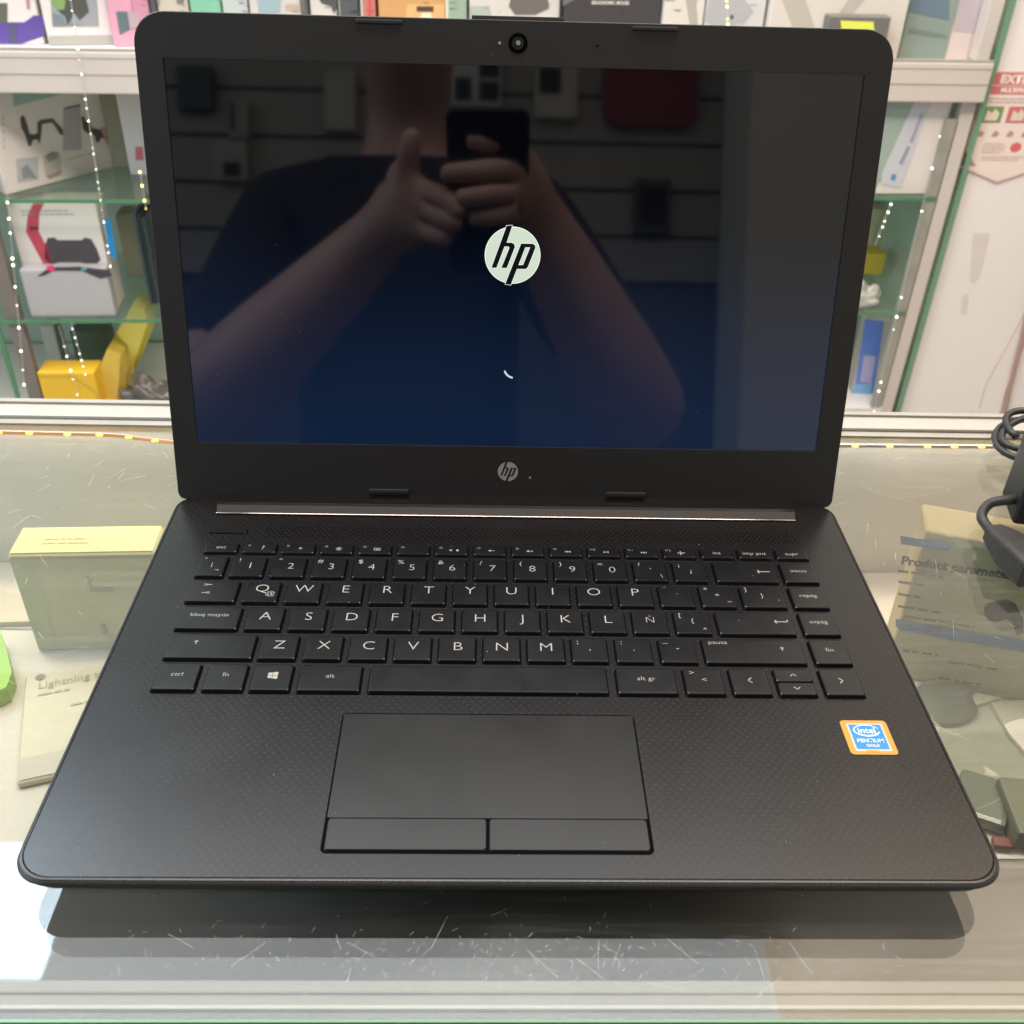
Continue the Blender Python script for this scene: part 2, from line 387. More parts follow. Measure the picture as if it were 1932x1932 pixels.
pp('small_picture', [(30, 300), (72, 296), (73, 338), (34, 345)], a, n, P(182, 184, 186), rt)
pp('small_sketch', [(40, 318), (52, 310), (60, 322), (70, 338), (55, 334), (44, 338)], a, n, P(140, 146, 152), rt, 0.0009)
pp('small_picture', [(82, 296), (113, 290), (117, 326), (86, 335)], a, n, P(190, 184, 180), rt)
pp('small_sketch', [(84, 294), (98, 286), (112, 288), (106, 300), (92, 306)], a, n, P(150, 144, 142), rt, 0.0009)
for k in range(5): pp('print_mark', [(4 + k * .6, 216 + k * 14), (6 + k * .6, 216 + k * 14), (7 + k * .6, 225 + k * 14), (5 + k * .6, 226 + k * 14)], a, n, P(178, 172, 166), rt)
for k in range(6): pp('print_mark', [(126 + k * 8, 300 - k * 2), (131 + k * 8, 299 - k * 2), (131 + k * 8, 301 - k * 2), (126 + k * 8, 302 - k * 2)], a, n, P(170, 164, 158), rt)
pp('pink_shade', [(188, 242), (206, 236), (213, 285), (205, 276), (196, 262)], a, n, P(196, 160, 152), rt)
pp('small_sketch', [(88, 331), (108, 325), (116, 322), (114, 330), (92, 338)], a, n, P(168, 150, 140), rt, 0.0009)

rt, f, w, h, n, a = stand('slim_carton', 'slim pale carton with a red patch behind the phone mount box', 'box', (246, 330), (300, 332), (250, 150), zA, 0.05, m_card_w)
pp('red_patch', [(255, 277), (269, 277), (271, 302), (256, 302)], a, n, P(214, 112, 118), rt)
o, *_ = stand('beige_carton', 'olive beige carton deep on the shelf beside the phone mount box', 'box', (214, 316), (244, 316), (220, 160), zA, 0.06, P(150, 146, 122), parts=False)

rt, f, w, h, n, a = stand('controller_box', 'white game controller carton with red and blue stripes', 'box', (64, 586), (222, 584), (60, 384), zB, 0.06, m_card_w)
pp('red_stripe', [(62, 384), (83, 384), (74, 402), (73, 437), (98, 484), (93, 499), (82, 498), (49, 438), (52, 408)], a, n, P(190, 72, 92), rt)
pp('blue_stripe', [(196, 411), (208, 416), (220, 486), (211, 487), (203, 462)], a, n, P(26, 140, 204), rt)
pp('pictured_controller', [(84, 487), (85, 462), (90, 449), (103, 448), (108, 453), (154, 453), (160, 448), (172, 451), (182, 468), (190, 490), (180, 500), (150, 495), (110, 495), (95, 500)], a, n, P(74, 72, 76), rt)
pp('controller_mark', [(57, 428), (73, 428), (72, 436), (68, 433), (61, 433), (58, 437)], a, n, P(70, 68, 68), rt)
bars('fine_print', f, w * .15, w * .75, h * .93, 2, 0.006, 0.0022, P(170, 165, 160), rt)
tray = fin('plastic_tray', box_bm(0.004, w + 0.004, 0.0, h * 0.46, 0.0012, 0.030, 0.004, 2, f), M('tray_plastic', srgb(178, 176, 176), 0.3, var=0.06, scale=15), rt)
pp('controller_grip', [(70, 522), (90, 506), (100, 504), (150, 503), (175, 506), (205, 509), (213, 520), (190, 526), (170, 518), (155, 511), (100, 511), (84, 520)], a + n * 0.030, n, P(66, 64, 68), tray, 0.0006)
pp('red_stick', [(88, 502), (100, 500), (104, 508), (96, 513), (88, 508)], a + n * 0.030, n, P(226, 62, 110), tray, 0.0011)
pp('blue_stick', [(152, 506), (162, 504), (165, 509), (155, 511)], a + n * 0.030, n, P(90, 165, 175), tray, 0.0011)
for k, (du, c) in enumerate(((0, (52, 66, 74)), (7, (40, 46, 50)), (13, (62, 72, 78)))):
    stand('slim_case', ['dark teal slim case standing beside the controller carton', 'black slim case between two teal slim cases', 'grey teal slim case nearest the laptop lid'][k], 'case',
          (283 + du, 574 - k), (289 + du, 574 - k), (281 + du, 400 + 6 * k), zB, 0.10, P(*c), parts=False)
o, *_ = stand('pale_carton', 'pale green grey carton behind the slim cases', 'box', (240, 520), (300, 520), (262, 405), zB, 0.05, P(172, 172, 156), parts=False)

Y1, Y2, Y3 = P(232, 186, 48), P(220, 188, 84), P(198, 180, 62)
rt, f, w, h, n, a = stand('yellow_carton', 'bright orange yellow carton lying on the lowest shelf', 'box', (93, 790), (197, 790), (93, 703), zC, 0.05, Y1)
fp('panel_edge', f, [(w * .0, h * .94), (w * .62, h * .94), (w * .98, h * .6), (w, 0), (w * .96, 0), (w * .94, h * .58), (w * .60, h * .90), (0, h * .90)], P(208, 168, 66), rt)
a0 = onplane(180, 716, WM @ Vector((0, 0.03, 0)), WN)
def tilt_box(name, label, cat, pix, d, depth, mat, shade, smat):
    """tipped carton whose front face is a polygon of pixels at depth d behind the unit's front"""
    q = [onplane(u, v, WM @ Vector((0, d, 0)), WN) for u, v in pix]; back = -WN * depth
    rt = thing(name, label, cat, sum(q, Vector()) / len(q)); fin('carton', loft([[p + back for p in q], q]), mat, rt)
    for sh in shade: pp('side_panel', sh, WM @ Vector((0, d, 0)), WN, smat, rt)  # shaded carton sides, painted as darker patches on the flat front
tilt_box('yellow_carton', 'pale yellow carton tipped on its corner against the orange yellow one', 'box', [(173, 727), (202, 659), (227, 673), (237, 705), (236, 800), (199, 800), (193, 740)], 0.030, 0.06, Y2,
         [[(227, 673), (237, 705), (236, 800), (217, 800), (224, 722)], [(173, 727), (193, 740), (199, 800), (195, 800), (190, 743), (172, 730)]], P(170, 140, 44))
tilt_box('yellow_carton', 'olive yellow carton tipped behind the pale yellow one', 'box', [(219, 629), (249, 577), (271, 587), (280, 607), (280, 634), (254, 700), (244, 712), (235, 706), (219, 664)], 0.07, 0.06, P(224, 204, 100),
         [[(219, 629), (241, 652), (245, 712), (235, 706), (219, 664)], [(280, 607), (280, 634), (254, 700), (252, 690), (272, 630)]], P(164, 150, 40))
stand('white_carton', 'tall narrow white carton on the lowest shelf behind the yellow cartons', 'box', (96, 700), (122, 700), (84, 615), zC, 0.04, P(196, 196, 186), parts=False)
stand('dark_green_carton', 'dark green carton in the back of the lowest shelf', 'box', (150, 705), (215, 705), (160, 625), zC, 0.05, P(92, 104, 84), parts=False)
def blob(name, label, cat, pix, z, mat, amp=0.012, group=None):
    p0, p1 = onz(*pix[0], z), onz(*pix[1], z); c = (p0 + p1) / 2; rx = (p1 - p0).length / 2
    bm = bmesh.new(); bmesh.ops.create_icosphere(bm, subdivisions=4, radius=1)
    for v in bm.verts:
        q = v.co.copy(); s = 1 + 0.45 * noise.noise(q * 1.6 + c * 9) + 0.16 * noise.noise(q * 4.5 + c * 5)
        v.co = Vector((q.x * rx * s, q.y * rx * 0.6 * s, max(0.0, (q.z + 0.75)) * rx * 0.75 * s)) + c
    return tag(fin(name, bm, mat, None, True), label, cat, group)
blob('packed_bag', 'dark grey plastic bag slumped beside the yellow cartons', 'bag', ((236, 775), (330, 775)), zC, M('dark_bag', srgb(96, 90, 84), 0.25, var=0.3, scale=50, bump=0.5, bscale=60))

# goods on the top of the beam (their upper parts leave the picture)
zT = bz1 - 0.004
rt, f, w, h, n, a = stand('purple_carton', 'white carton with a purple base on the top board', 'box', (-40, 84), (84, 84), (0, -90), zT, 0.08, m_card_w)
pp('purple_base', [(-40, 82), (40, 83), (84, 68), (82, 30), (64, 29), (46, 42), (14, 42), (-40, 40)], a, n, P(92, 74, 150), rt)
pp('grey_bar', [(17, 44), (30, 44), (31, 78), (17, 80)], a, n, P(84, 82, 112), rt, 0.0009)
pp('dark_picture', [(-40, 6), (14, 6), (14, 44), (-40, 44)], a, n, P(96, 98, 84), rt, 0.0007)
pp('rose_mark', [(46, -20), (55, -20), (57, 17), (51, 18)], a, n, P(176, 140, 138), rt)
rt, f, w, h, n, a = stand('holder_box', 'grey white carton with a photo of a car phone holder', 'box', (93, 86), (216, 84), (84, -90), zT, 0.07, m_card_w)
pp('grey_base', [(92, 68), (216, 66), (214, 84), (93, 85)], a, n, P(172, 172, 162), rt)
pp('photo', [(91, -60), (178, -60), (187, 50), (99, 51)], a, n, P(150, 156, 158), rt)
pp('photo_green', [(94, -60), (130, -60), (128, 14), (112, 20), (96, 6)], a, n, P(128, 160, 96), rt, 0.0008)
pp('photo_holder', [(124, -10), (160, -10), (168, 22), (150, 38), (140, 24), (128, 48), (122, 30), (108, 20), (122, 18)], a, n, P(78, 80, 76), rt, 0.0011)
pp('photo_seat', [(98, 24), (118, 30), (126, 48), (100, 48)], a, n, P(120, 132, 142), rt, 0.0009)
bars('fine_print', f, w * .18, w * .8, 0.028, 1, 0.006, 0.0022, P(150, 150, 146), rt)
rt, f, w, h, n, a = stand('pink_carton', 'pink carton with a dark teal picture next to the laptop lid', 'box', (216, 88), (262, 88), (214, -90), zT, 0.07, P(214, 158, 176))
pp('teal_picture', [(219, 22), (242, 22), (245, 56), (226, 66)], a, n, P(96, 112, 116), rt)
pp('mauve_panel', [(240, 22), (262, 22), (262, 50), (246, 56)], a, n, P(182, 160, 164), rt, 0.0008)
row = [(262, 292, (198, 140, 160), 'dusty pink narrow carton above the lid corner', 'pink_carton'), (296, 306, (80, 82, 84), 'charcoal narrow carton wedged between pink and cream', 'narrow_carton'),
       (310, 366, (196, 188, 172), 'cream carton left of the mint green one', 'cream_carton'), (370, 426, (126, 190, 158), 'mint green carton above the laptop lid', 'mint_carton'),
       (430, 476, (186, 194, 190), 'pale grey green carton right of the mint one', 'pale_carton'), (480, 574, (204, 198, 192), 'off white carton with a framed blue picture', 'picture_carton'),
       (578, 586, (96, 92, 90), 'thin dark case left of the headset carton', 'thin_case'), (592, 640, (206, 202, 196), 'white carton with a dark headset drawing', 'headset_carton'),
       (646, 680, (86, 86, 90), 'charcoal carton right of the headset carton', 'charcoal_carton'), (688, 712, (190, 120, 112), 'thin coral red carton', 'coral_carton'),
       (718, 842, (206, 158, 104), 'orange brown carton with a lit picture', 'orange_carton'), (846, 880, (150, 172, 152), 'sage green carton right of the orange one', 'sage_carton'),
       (886, 1052, (208, 204, 198), 'wide white carton with a dark round picture', 'wide_carton'), (1062, 1238, (66, 64, 66), 'black mouse carton with white lettering', 'mouse_carton'),
       (1244, 1318, (216, 212, 202), 'tall cream carton right of the black mouse carton', 'cream_carton'), (1322, 1430, (206, 206, 204), 'glossy white carton with a grey device picture', 'device_carton')]
for x0, x1, c, lab, nm in row:
    vb = 88 + (x0 - 262) * 0.020
    rt, f, w, h, n, a = stand(nm, lab, 'box', (x0, vb), (x1, vb + 0.6), (x0, -70 - random.random() * 40), zT, 0.06, P(*c))
    for k in range(7):
        u0 = random.uniform(x0 + 2, max(x0 + 3, x1 - 8)); v0 = random.uniform(-25, 22); du = random.uniform(2, min(16, (x1 - x0) * .4)); g_ = random.choice((.55, .7, .82)); 
        pp('print_mark', [(u0, v0), (u0 + du, v0 + .3), (u0 + du, v0 + random.uniform(1.2, 2.6)), (u0, v0 + 1.6)], a, n, P(*[int(q * g_) // 6 * 6 for q in c]), rt, 0.0004)
    if nm == 'picture_carton': pp('framed_picture', [(484, -20), (532, -20), (528, 24), (488, 24)], a, n, P(150, 176, 182), rt); pp('mark', [(540, 8), (566, 8), (566, 20), (540, 20)], a, n, P(186, 172, 150), rt)
    if nm == 'headset_carton': pp('headset_drawing', [(598, -10), (634, -10), (636, 14), (630, 26), (624, 12), (606, 6)], a, n, P(84, 82, 82), rt)
    if nm == 'orange_carton': pp('lit_picture', [(768, 8), (838, 8), (840, 60), (764, 60)], a, n, P(224, 180, 120), rt); pp('dark_bar', [(786, 12), (818, 12), (818, 22), (786, 22)], a, n, P(86, 64, 46), rt, 0.0009); pp('pale_figure', [(796, 24), (812, 24), (818, 40), (790, 40)], a, n, P(246, 224, 196), rt, 0.0009)
    if nm == 'cream_carton' and x0 < 400: pp('dark_shape', [(330, -20), (352, -20), (346, 8), (334, 8)], a, n, P(120, 120, 118), rt)
    if nm == 'coral_carton': pp('red_line', [(694, -60), (699, -60), (700, 60), (695, 60)], a, n, P(206, 84, 74), rt)
    if nm == 'wide_carton': pp('round_picture', [(968, -20), (1032, -20), (1036, 16), (1010, 28), (972, 28), (960, 12)], a, n, P(110, 104, 100), rt); pp('grey_base', [(886, 12), (924, 12), (932, 60), (886, 60)], a, n, P(176, 184, 176), rt, 0.0004)
    if nm == 'mouse_carton':
        t0 = onplane(1117, 5, a, n); t1 = onplane(1186, 6, a, n); ww = (t1 - t0).length
        text('lettering', 'ERGONOMIC MOUSE', ww / 8.6, frame((t0 + t1) / 2 + n * 0.0006, t1 - t0, (0, 0, 1)), P(225, 222, 220), rt, 0.92, bold=0.0002)
        pp('grey_top', [(1062, 12), (1120, -20), (1062, -20)], a, n, P(110, 108, 108), rt)
    if nm == 'device_carton': pp('device_picture', [(1340, -20), (1392, -20), (1422, 22), (1404, 44), (1350, 50), (1330, 40)], a, n, P(176, 178, 182), rt); pp('device_dot', [(1378, 28), (1384, 28), (1384, 36), (1378, 36)], a, n, P(84, 84, 88), rt, 0.0009)
    if nm == 'cream_carton' and x0 > 1000: pp('grey_band', [(1288, -40), (1310, -40), (1318, 60), (1304, 60)], a, n, P(176, 172, 164), rt)
# right end of the top board
rt, f, w, h, n, a = stand('white_device_box', 'white carton with wide grey stripes at the right of the beam', 'box', (1440, 114), (1690, 118), (1446, -80), zT, 0.05, P(214, 208, 198))
pp('grey_stripe', [(1452, -60), (1500, -60), (1540, 60), (1500, 60)], a, n, P(188, 182, 170), rt); pp('grey_stripe', [(1640, -60), (1680, -60), (1580, 60), (1560, 60)], a, n, P(186, 182, 172), rt)
clip = stand('grey_gadget', 'grey gadget with a bright yellow tag standing above the lid corner', 'gadget', (1549, 122), (1662, 124), (1560, 30), zT, 0.03, P(112, 110, 106))
pp('yellow_tag', [(1586, 39), (1648, 41), (1650, 62), (1588, 60)], clip[5], clip[4], P(226, 232, 96), clip[0])
rt, f, w, h, n, a = stand('blue_grey_box', 'blue grey carton with a teal lower half beside the pink white one', 'box', (1694, 112), (1782, 113), (1710, -80), zT, 0.07, P(140, 156, 148))
pp('blue_top', [(1716, -70), (1795, -70), (1790, 38), (1716, 22)], a, n, P(108, 128, 146), rt)
pp('dark_band', [(1714, 52), (1786, 66), (1786, 72), (1714, 62)], a, n, P(122, 138, 134), rt)
rt, f, w, h, n, a = stand('pink_white_box', 'tall pink white carton with a lilac panel at the end of the board', 'box', (1742, 112), (1838, 113), (1750, -80), zT, 0.02, P(214, 202, 196))
pp('lilac_panel', [(1806, -60), (1862, -60), (1842, 62), (1800, 58)], a, n, P(188, 178, 184), rt)
pp('dark_strip', [(1868, -60), (1884, -60), (1852, 80), (1842, 76)], a, n, P(104, 92, 96), rt, 0.0008)

# right bay
rt, f, w, h, n, a = stand('leaning_white_box', 'long white carton with blue grey print leaning in the right bay', 'box', (1652, 366), (1752, 366), (1700, 150), zA2, 0.05, P(222, 216, 210))
pp('teal_gap', [(1600, 160), (1740, 160), (1666, 340), (1600, 380)], a, n, P(158, 176, 164), rt)
pp('slanted_face', [(1732, 178), (1762, 178), (1700, 355), (1662, 348), (1664, 326)], a, n, P(200, 202, 208), rt, 0.0008)
pp('print_line', [(1737, 214), (1742, 216), (1722, 270), (1716, 268)], a, n, P(160, 164, 178), rt, 0.0012)
pp('print_line', [(1712, 276), (1718, 278), (1702, 312), (1696, 308)], a, n, P(150, 154, 172), rt, 0.0012)
pp('blue_mark', [(1683, 328), (1692, 330), (1688, 342), (1680, 338)], a, n, P(104, 140, 190), rt, 0.0012)
stand('yellow_case', 'yellow plastic case in the right bay beside the lid edge', 'case', (1600, 518), (1664, 518), (1640, 480), zB2, 0.05, P(222, 196, 76), parts=False)
stand('cream_case', 'cream carton with soft yellow tint above the yellow case', 'box', (1612, 480), (1690, 480), (1640, 395), zB2, 0.05, P(222, 214, 180), parts=False)
blob('soft_bag', 'soft grey plastic bag below the yellow case', 'bag', ((1590, 578), (1655, 578)), zB2, M('grey_bag', srgb(168, 168, 160), 0.3, var=0.2, scale=40, bump=0.4, bscale=60))
rt, f, w, h, n, a = stand('blue_box', 'slim royal blue and lilac carton standing in the right bay', 'box', (1603, 755), (1646, 757), (1622, 601), zC2 if zC2 < zB2 else zC, 0.05, P(176, 172, 168))
pp('blue_side', [(1632, 602), (1668, 606), (1648, 742), (1612, 740)], a, n, P(92, 128, 206), rt)
pp('lilac_patch', [(1630, 670), (1652, 672), (1644, 724), (1622, 720)], a, n, P(168, 164, 200), rt, 0.0009)
pp('light_foot', [(1611, 724), (1646, 724), (1642, 744), (1608, 744)], a, n, P(130, 172, 214), rt, 0.0011)
gshelf(xm + 0.012, xg - 0.035, zC2)

# LED strings on the unit
m_led = E('led_white', (1.0, 0.97, 0.86), 7.0); m_ledw = E('led_warm', (1.0, 0.72, 0.18), 8.0)
m_strip = M('led_tape', (0.55, 0.54, 0.50), 0.4)
def led_string(label, p0, p1, count, d, mat, r=0.0016, w=0.0025, jit=0.4, group='strings of small lights on the wall unit'):
    a = WM @ (wl(*p0) + Vector((0, d, 0))); b = WM @ (wl(*p1) + Vector((0, d, 0)))
    rt = thing('led_string', label, 'light string', (a + b) / 2, group)
    fin('tape', tube_bm([a, (a + b) / 2, b], w * 0.2, 6), m_strip, rt)
    for i in range(count):
        if random.random() < 0.22: continue
        t = (i + 0.5 + random.uniform(-jit, jit)) / count; c = a.lerp(b, t) + WN * 0.002
        bm = bmesh.new(); bmesh.ops.create_icosphere(bm, subdivisions=1, radius=r * random.uniform(0.45, 1.3)); bm.transform(Matrix.Translation(c))
        fin('bulb', bm, mat, rt, True)
led_string('string of small white lights hanging past the phone mount and controller boxes', (137, -20), (214, 500), 24, -0.016, m_led, 0.0010)
led_string('string of white lights running down the left glass edge', (16, 330), (55, 766), 15, -0.014, m_led)
led_string('short string of white lights above the yellow cartons', (136, 606), (165, 708), 7, -0.006, m_led)
led_string('short string of white lights in front of the narrow white carton', (114, 612), (150, 745), 6, -0.008, m_led)
led_string('short warm yellow light string beside the laptop lid', (266, 318), (278, 392), 6, -0.008, m_ledw)
led_string('string of white lights down the right steel post', (1776, 222), (1644, 778), 17, -0.008, m_led)
led_string('short string of white lights in front of the cream carton', (1680, 380), (1650, 460), 6, -0.004, m_led)
led_string('short string of warm lights above the laptop lid', (1366, -20), (1370, 62), 6, -0.012, m_ledw, 0.0015)
wbox('post_channel', xg - 0.052, xg - 0.034, 0.001, 0.010, -0.95, bz0 - 0.03, m_alu_d, unit)

# extinguisher sign on the white wall
sd = 0.0135
def sgn(u, v): return WM @ (WI @ onplane(u, v, WM @ Vector((0, sd, 0)), WN))
s0 = wl(1838, 230, sd)
sign = thing('extinguisher_sign', 'white arrow shaped fire extinguisher sign with red print', 'sign', WM @ s0)
SX = wl(1821, 283, sd).x; SZ1 = wl(1862, 134, sd).z; SZ0 = wl(1878, 345, sd).z; SC = wl(1880, 345, sd).x; SW = (SC - SX) * 2; SH = SZ1 - SZ0
SF = frame(WM @ Vector((SX, sd - 0.001, SZ0)), WM.to_3x3() @ Vector((1, 0, 0)), (0, 0, 1))
ash = [(0.0, 0.30), (0.16, 0.16), (-0.04, 0.155), (0.5, 0.0), (1.04, 0.155), (0.84, 0.16), (1.0, 0.30), (1.0, 1.0), (0.0, 1.0)]
fin('plate', loft([[SF @ Vector((x * SW, y * SH, -0.0008)) for x, y in ash], [SF @ Vector((x * SW, y * SH, 0.0)) for x, y in ash]]), P(238, 222, 212), sign)
red = P(208, 116, 118); pale = P(238, 216, 208)
def sp(name, pts, mat, lift=0.0004): return fp(name, SF, [(x * SW, y * SH) for x, y in pts], mat, sign, lift)
sp('red_header', rect(0.05, 0.95, 0.885, 0.985), red); sp('red_subheader', rect(0.05, 0.95, 0.805, 0.875), red)
text('lettering', 'EXTINTOR', SH * 0.10, SF @ Matrix.Translation((SW * 0.52, SH * 0.932, 0.0008)), pale, sign, 1.12, bold=0.0012)
text('lettering', 'MULTIPROPÓSITO', SH * 0.055, SF @ Matrix.Translation((SW * 0.5, SH * 0.84, 0.0008)), pale, sign, 1.0, bold=0.0006)
bars('fine_print', SF, SW * .1, SW * .9, SH * .76, 2, SH * .03, SH * .013, P(196, 170, 160), sign, 0.2)
for k, c in enumerate((P(120, 150, 92), red, P(110, 130, 170))):
    x0 = 0.07 + k * 0.31
    fp('class_square', SF, [(x * 1.0, y) for x, y in rr(x0 * SW, (x0 + .25) * SW, .555 * SH, .70 * SH, .012 * SW, 3)], c, sign, 0.0004)
    sp('class_picture', [(x0 + .05, .575), (x0 + .2, .575), (x0 + .21, .64), (x0 + .15, .68), (x0 + .12, .64), (x0 + .06, .67)], P(226, 210, 190), 0.0008)
for k in range(5): sp('step_drawing', [(0.08 + k * .18, .43), (0.15 + k * .18, .43), (0.17 + k * .18, .46), (0.12 + k * .18, .49), (0.09 + k * .18, .46)], P(186, 150, 140))
bars('fine_print', SF, SW * .2, SW * .48, SH * .36, 4, SH * .026, SH * .010, P(204, 172, 164), sign, 0.2)
for k in range(2): sp('red_disc', [(0.60 + k * .2 + .07 * math.cos(t * .524), .335 + .045 * math.sin(t * .524)) for t in range(12)], P(214, 106, 112))
bars('fine_print', SF, SW * .22, SW * .75, SH * .24, 2, SH * .026, SH * .010, P(208, 176, 168), sign, 0.2)
def outline(pts, wd, mat, name='red_outline'):
    bm = bmesh.new(); n = len(pts)
    for i in range(n):
        p = Vector((*pts[i], 0)); q = Vector((*pts[(i + 1) % n], 0)); p = Vector((p.x * SW, p.y * SH, .0006 + i * 1e-5)); q = Vector((q.x * SW, q.y * SH, .0006 + i * 1e-5))
        t = (q - p).normalized(); s = Vector((-t.y, t.x, 0)) * wd
        bm.faces.new([bm.verts.new(SF @ x) for x in (p - s, q - s, q + s, p + s)])
    return fin(name, bm, mat, sign, recalc=False)
outline([(0.5 + (x - .5) * .97, .5 + (y - .5) * .985) for x, y in ash], 0.0006, P(214, 140, 136))
# marks and cable stains on the white wall, and a brown conduit
def wp(u, v, d=0.0138): return WM @ Vector((wl(u, v, 0.015).x, d, wl(u, v, 0.015).z))
cr = thing('wall_conduit', 'brown plastic conduit running down the white wall', 'conduit', wp(1915, 700))
fin('pipe', tube_bm([wp(1952, 520, .009), wp(1925, 640, .009), wp(1902, 730, .009), wp(1888, 800, .009)], 0.0045, 8), P(168, 138, 126), cr)
for lab, pts in (('thin painted cable on the white wall, left of the one beside the conduit', [(1960, 545), (1932, 590), (1900, 650), (1862, 720), (1848, 768)]), ('thin painted cable on the white wall right beside the brown conduit', [(1950, 610), (1915, 690), (1896, 740), (1884, 790)])):
    tag(fin('wall_cable', tube_bm(spline([wp(u, v, .0145) for u, v in pts], 5), 0.0011, 6), P(206, 188, 180)), lab, 'cable')
def stain(pts, name='plaster_stain'):
    o = poly(name, [wp(u, v, 0.0146) for u, v in pts][::-1], P(222, 213, 209)); return tag(o, kind='structure')
stain([(1836, 440), (1868, 440), (1862, 470), (1850, 520), (1838, 536), (1830, 530)]); stain([(1816, 556), (1828, 554), (1824, 592), (1812, 592)])

# ------------------------------------------------------------------ glass counter
GY0, GY1 = -0.0367, 0.3257
CX0, CX1 = -0.62, 0.62
counter = thing('display_counter', 'glass topped display counter with aluminium rails', 'counter', (0, 0.15, -0.95))
gt = box('glass_top', CX0, CX1, GY0, GY1, -0.006, 0.0, m_glass, counter)
box('glass_front_edge', CX0, CX1, GY0 - 0.0012, GY0 - 0.0002, -0.0062, 0.0003, m_glassedge, gt)
box('front_glass', CX0, CX1, GY0 + 0.0005, GY0 + 0.0055, -0.93, -0.0065, m_shelfglass, counter)
fr = box('front_rail', CX0, CX1, GY0 + 0.0062, -0.0250, -0.026, -0.0065, m_alu_beige, counter, 0.0008)
box('rail_groove', CX0, CX1, -0.0300, -0.0288, -0.0064, -0.0063, m_alu_d, fr)
box('rail_lip', CX0, CX1, -0.0246, -0.0200, -0.022, -0.0068, m_alu_beige, counter, 0.0006)
rr_ = box('rear_rail', CX0, CX1, GY1 + 0.0006, 0.3420, -0.004, 0.0036, m_rail, counter, 0.0012)
box('rail_seal', CX0, CX1, 0.3400, 0.3440, 0.0037, 0.0052, m_alu_d, rr_)
box('rail_strip', CX0, CX1, 0.3207, 0.3258, 0.0001, 0.0013, m_alu_d, counter)
SHZ = -0.115
box('inner_shelf', CX0, CX1, 0.108, 0.335, SHZ - 0.006, SHZ, m_liner, counter)
box('shelf_front_edge', CX0, CX1, 0.1055, 0.1078, SHZ - 0.007, SHZ + 0.001, m_alu, counter)
box('liner_seam', CX0, -0.18, 0.2680, 0.2690, SHZ + 0.0002, SHZ + 0.0005, P(128, 124, 112), counter)
box('shade_board', CX0 + 0.021, CX1 - 0.021, -0.0300, 0.3345, -0.140, -0.130, m_dark_board, counter)  # near-black sheet added below the shelf to keep the case dark
box('rear_panel', CX0, CX1, 0.3355, 0.3415, -0.93, -0.0045, M('rear_panel_grey', (0.66, 0.645, 0.61), 0.5, var=0.1, scale=8), counter)
box('side_panel', CX0, CX0 + 0.02, GY0 + 0.006, 0.335, -0.93, -0.0065, m_alu, counter)
box('side_panel', CX1 - 0.02, CX1, GY0 + 0.006, 0.335, -0.93, -0.0065, m_alu, counter)
box('base_board', CX0 + 0.021, CX1 - 0.021, GY0 + 0.006, 0.335, -0.95, -0.90, m_alu_d, counter)
# orange LED tape under the rear of the glass
m_tape = E('tape_orange', srgb(226, 150, 70), 0.55); m_tled = E('tape_diode', (1.0, 0.56, 0.07), 3.2)
for side, pts, lab in ((-1, [(-60, 815), (0, 816), (90, 818), (205, 821), (262, 827), (330, 835), (420, 842)], 'orange light tape under the glass, sagging behind the yellow box'),
                       (1, [(1500, 840), (1575, 841), (1700, 842), (1850, 843), (2000, 845)], 'orange light tape under the glass beside the coiled cord')):
    path = spline([onz(u, v, -0.0080) for u, v in pts], 6)
    rt = thing('light_tape', lab, 'light tape', path[len(path) // 2])
    fin('tape', tube_bm(path, 0.0012, 6), m_tape if side < 0 else M('tape_clear', (0.5, 0.42, 0.25), 0.4), rt)
    acc = 0
    for p, q in zip(path[:-1], path[1:]):
        acc += (q - p).length
        if acc > 0.0165:
            acc = 0; fin('diode', box_bm(-0.0020, 0.0020, -0.0008, 0.0008, -0.0006, 0.0006, 0.0003, 1, Matrix.Translation(q + Vector((0, -0.0012, 0.0006)))), m_tled, rt)
il = area('case_light', (0, 0.3315, -0.0072), (0, 0.18, -0.14), 1.15, 0.004, 0.44, (1.0, 0.94, 0.86))   # the tape's light inside the case
# scratches on the glass
bm = bmesh.new()
def scratch(x, y, L, a, w):
    t = Vector((math.cos(a), math.sin(a), 0)); s = Vector((-t.y, t.x, 0)) * w; c = Vector((x, y, 0.00012)); bend = random.uniform(-.015, .015) * L
    p = [c - t * L / 2, c + s * 0 + Vector((-t.y, t.x, 0)) * bend, c + t * L / 2]
    for i in range(2):
        bm.faces.new([bm.verts.new(q) for q in (p[i] - s, p[i + 1] - s, p[i + 1] + s, p[i] + s)])
for i in range(420):
    x = random.gauss(-0.02, 0.075); y = random.triangular(-0.031, -0.004, -0.020) if random.random() < .9 else random.uniform(-0.01, 0.03)
    long = random.random() < 0.055
    scratch(x, y, random.uniform(0.004, 0.014) if long else random.uniform(0.0004, 0.0024), random.choice([0.9, 1.1, 2.5, 2.2]) + random.gauss(0, .35), random.uniform(0.00004, 0.00008) if not long else 0.00007)
for i in range(160):
    s = random.choice((-1, 1)); scratch(s * random.uniform(0.17, 0.30), random.uniform(-0.02, 0.32), random.uniform(0.002, 0.014), random.uniform(0.3, 2.8), random.uniform(0.00004, 0.00008))
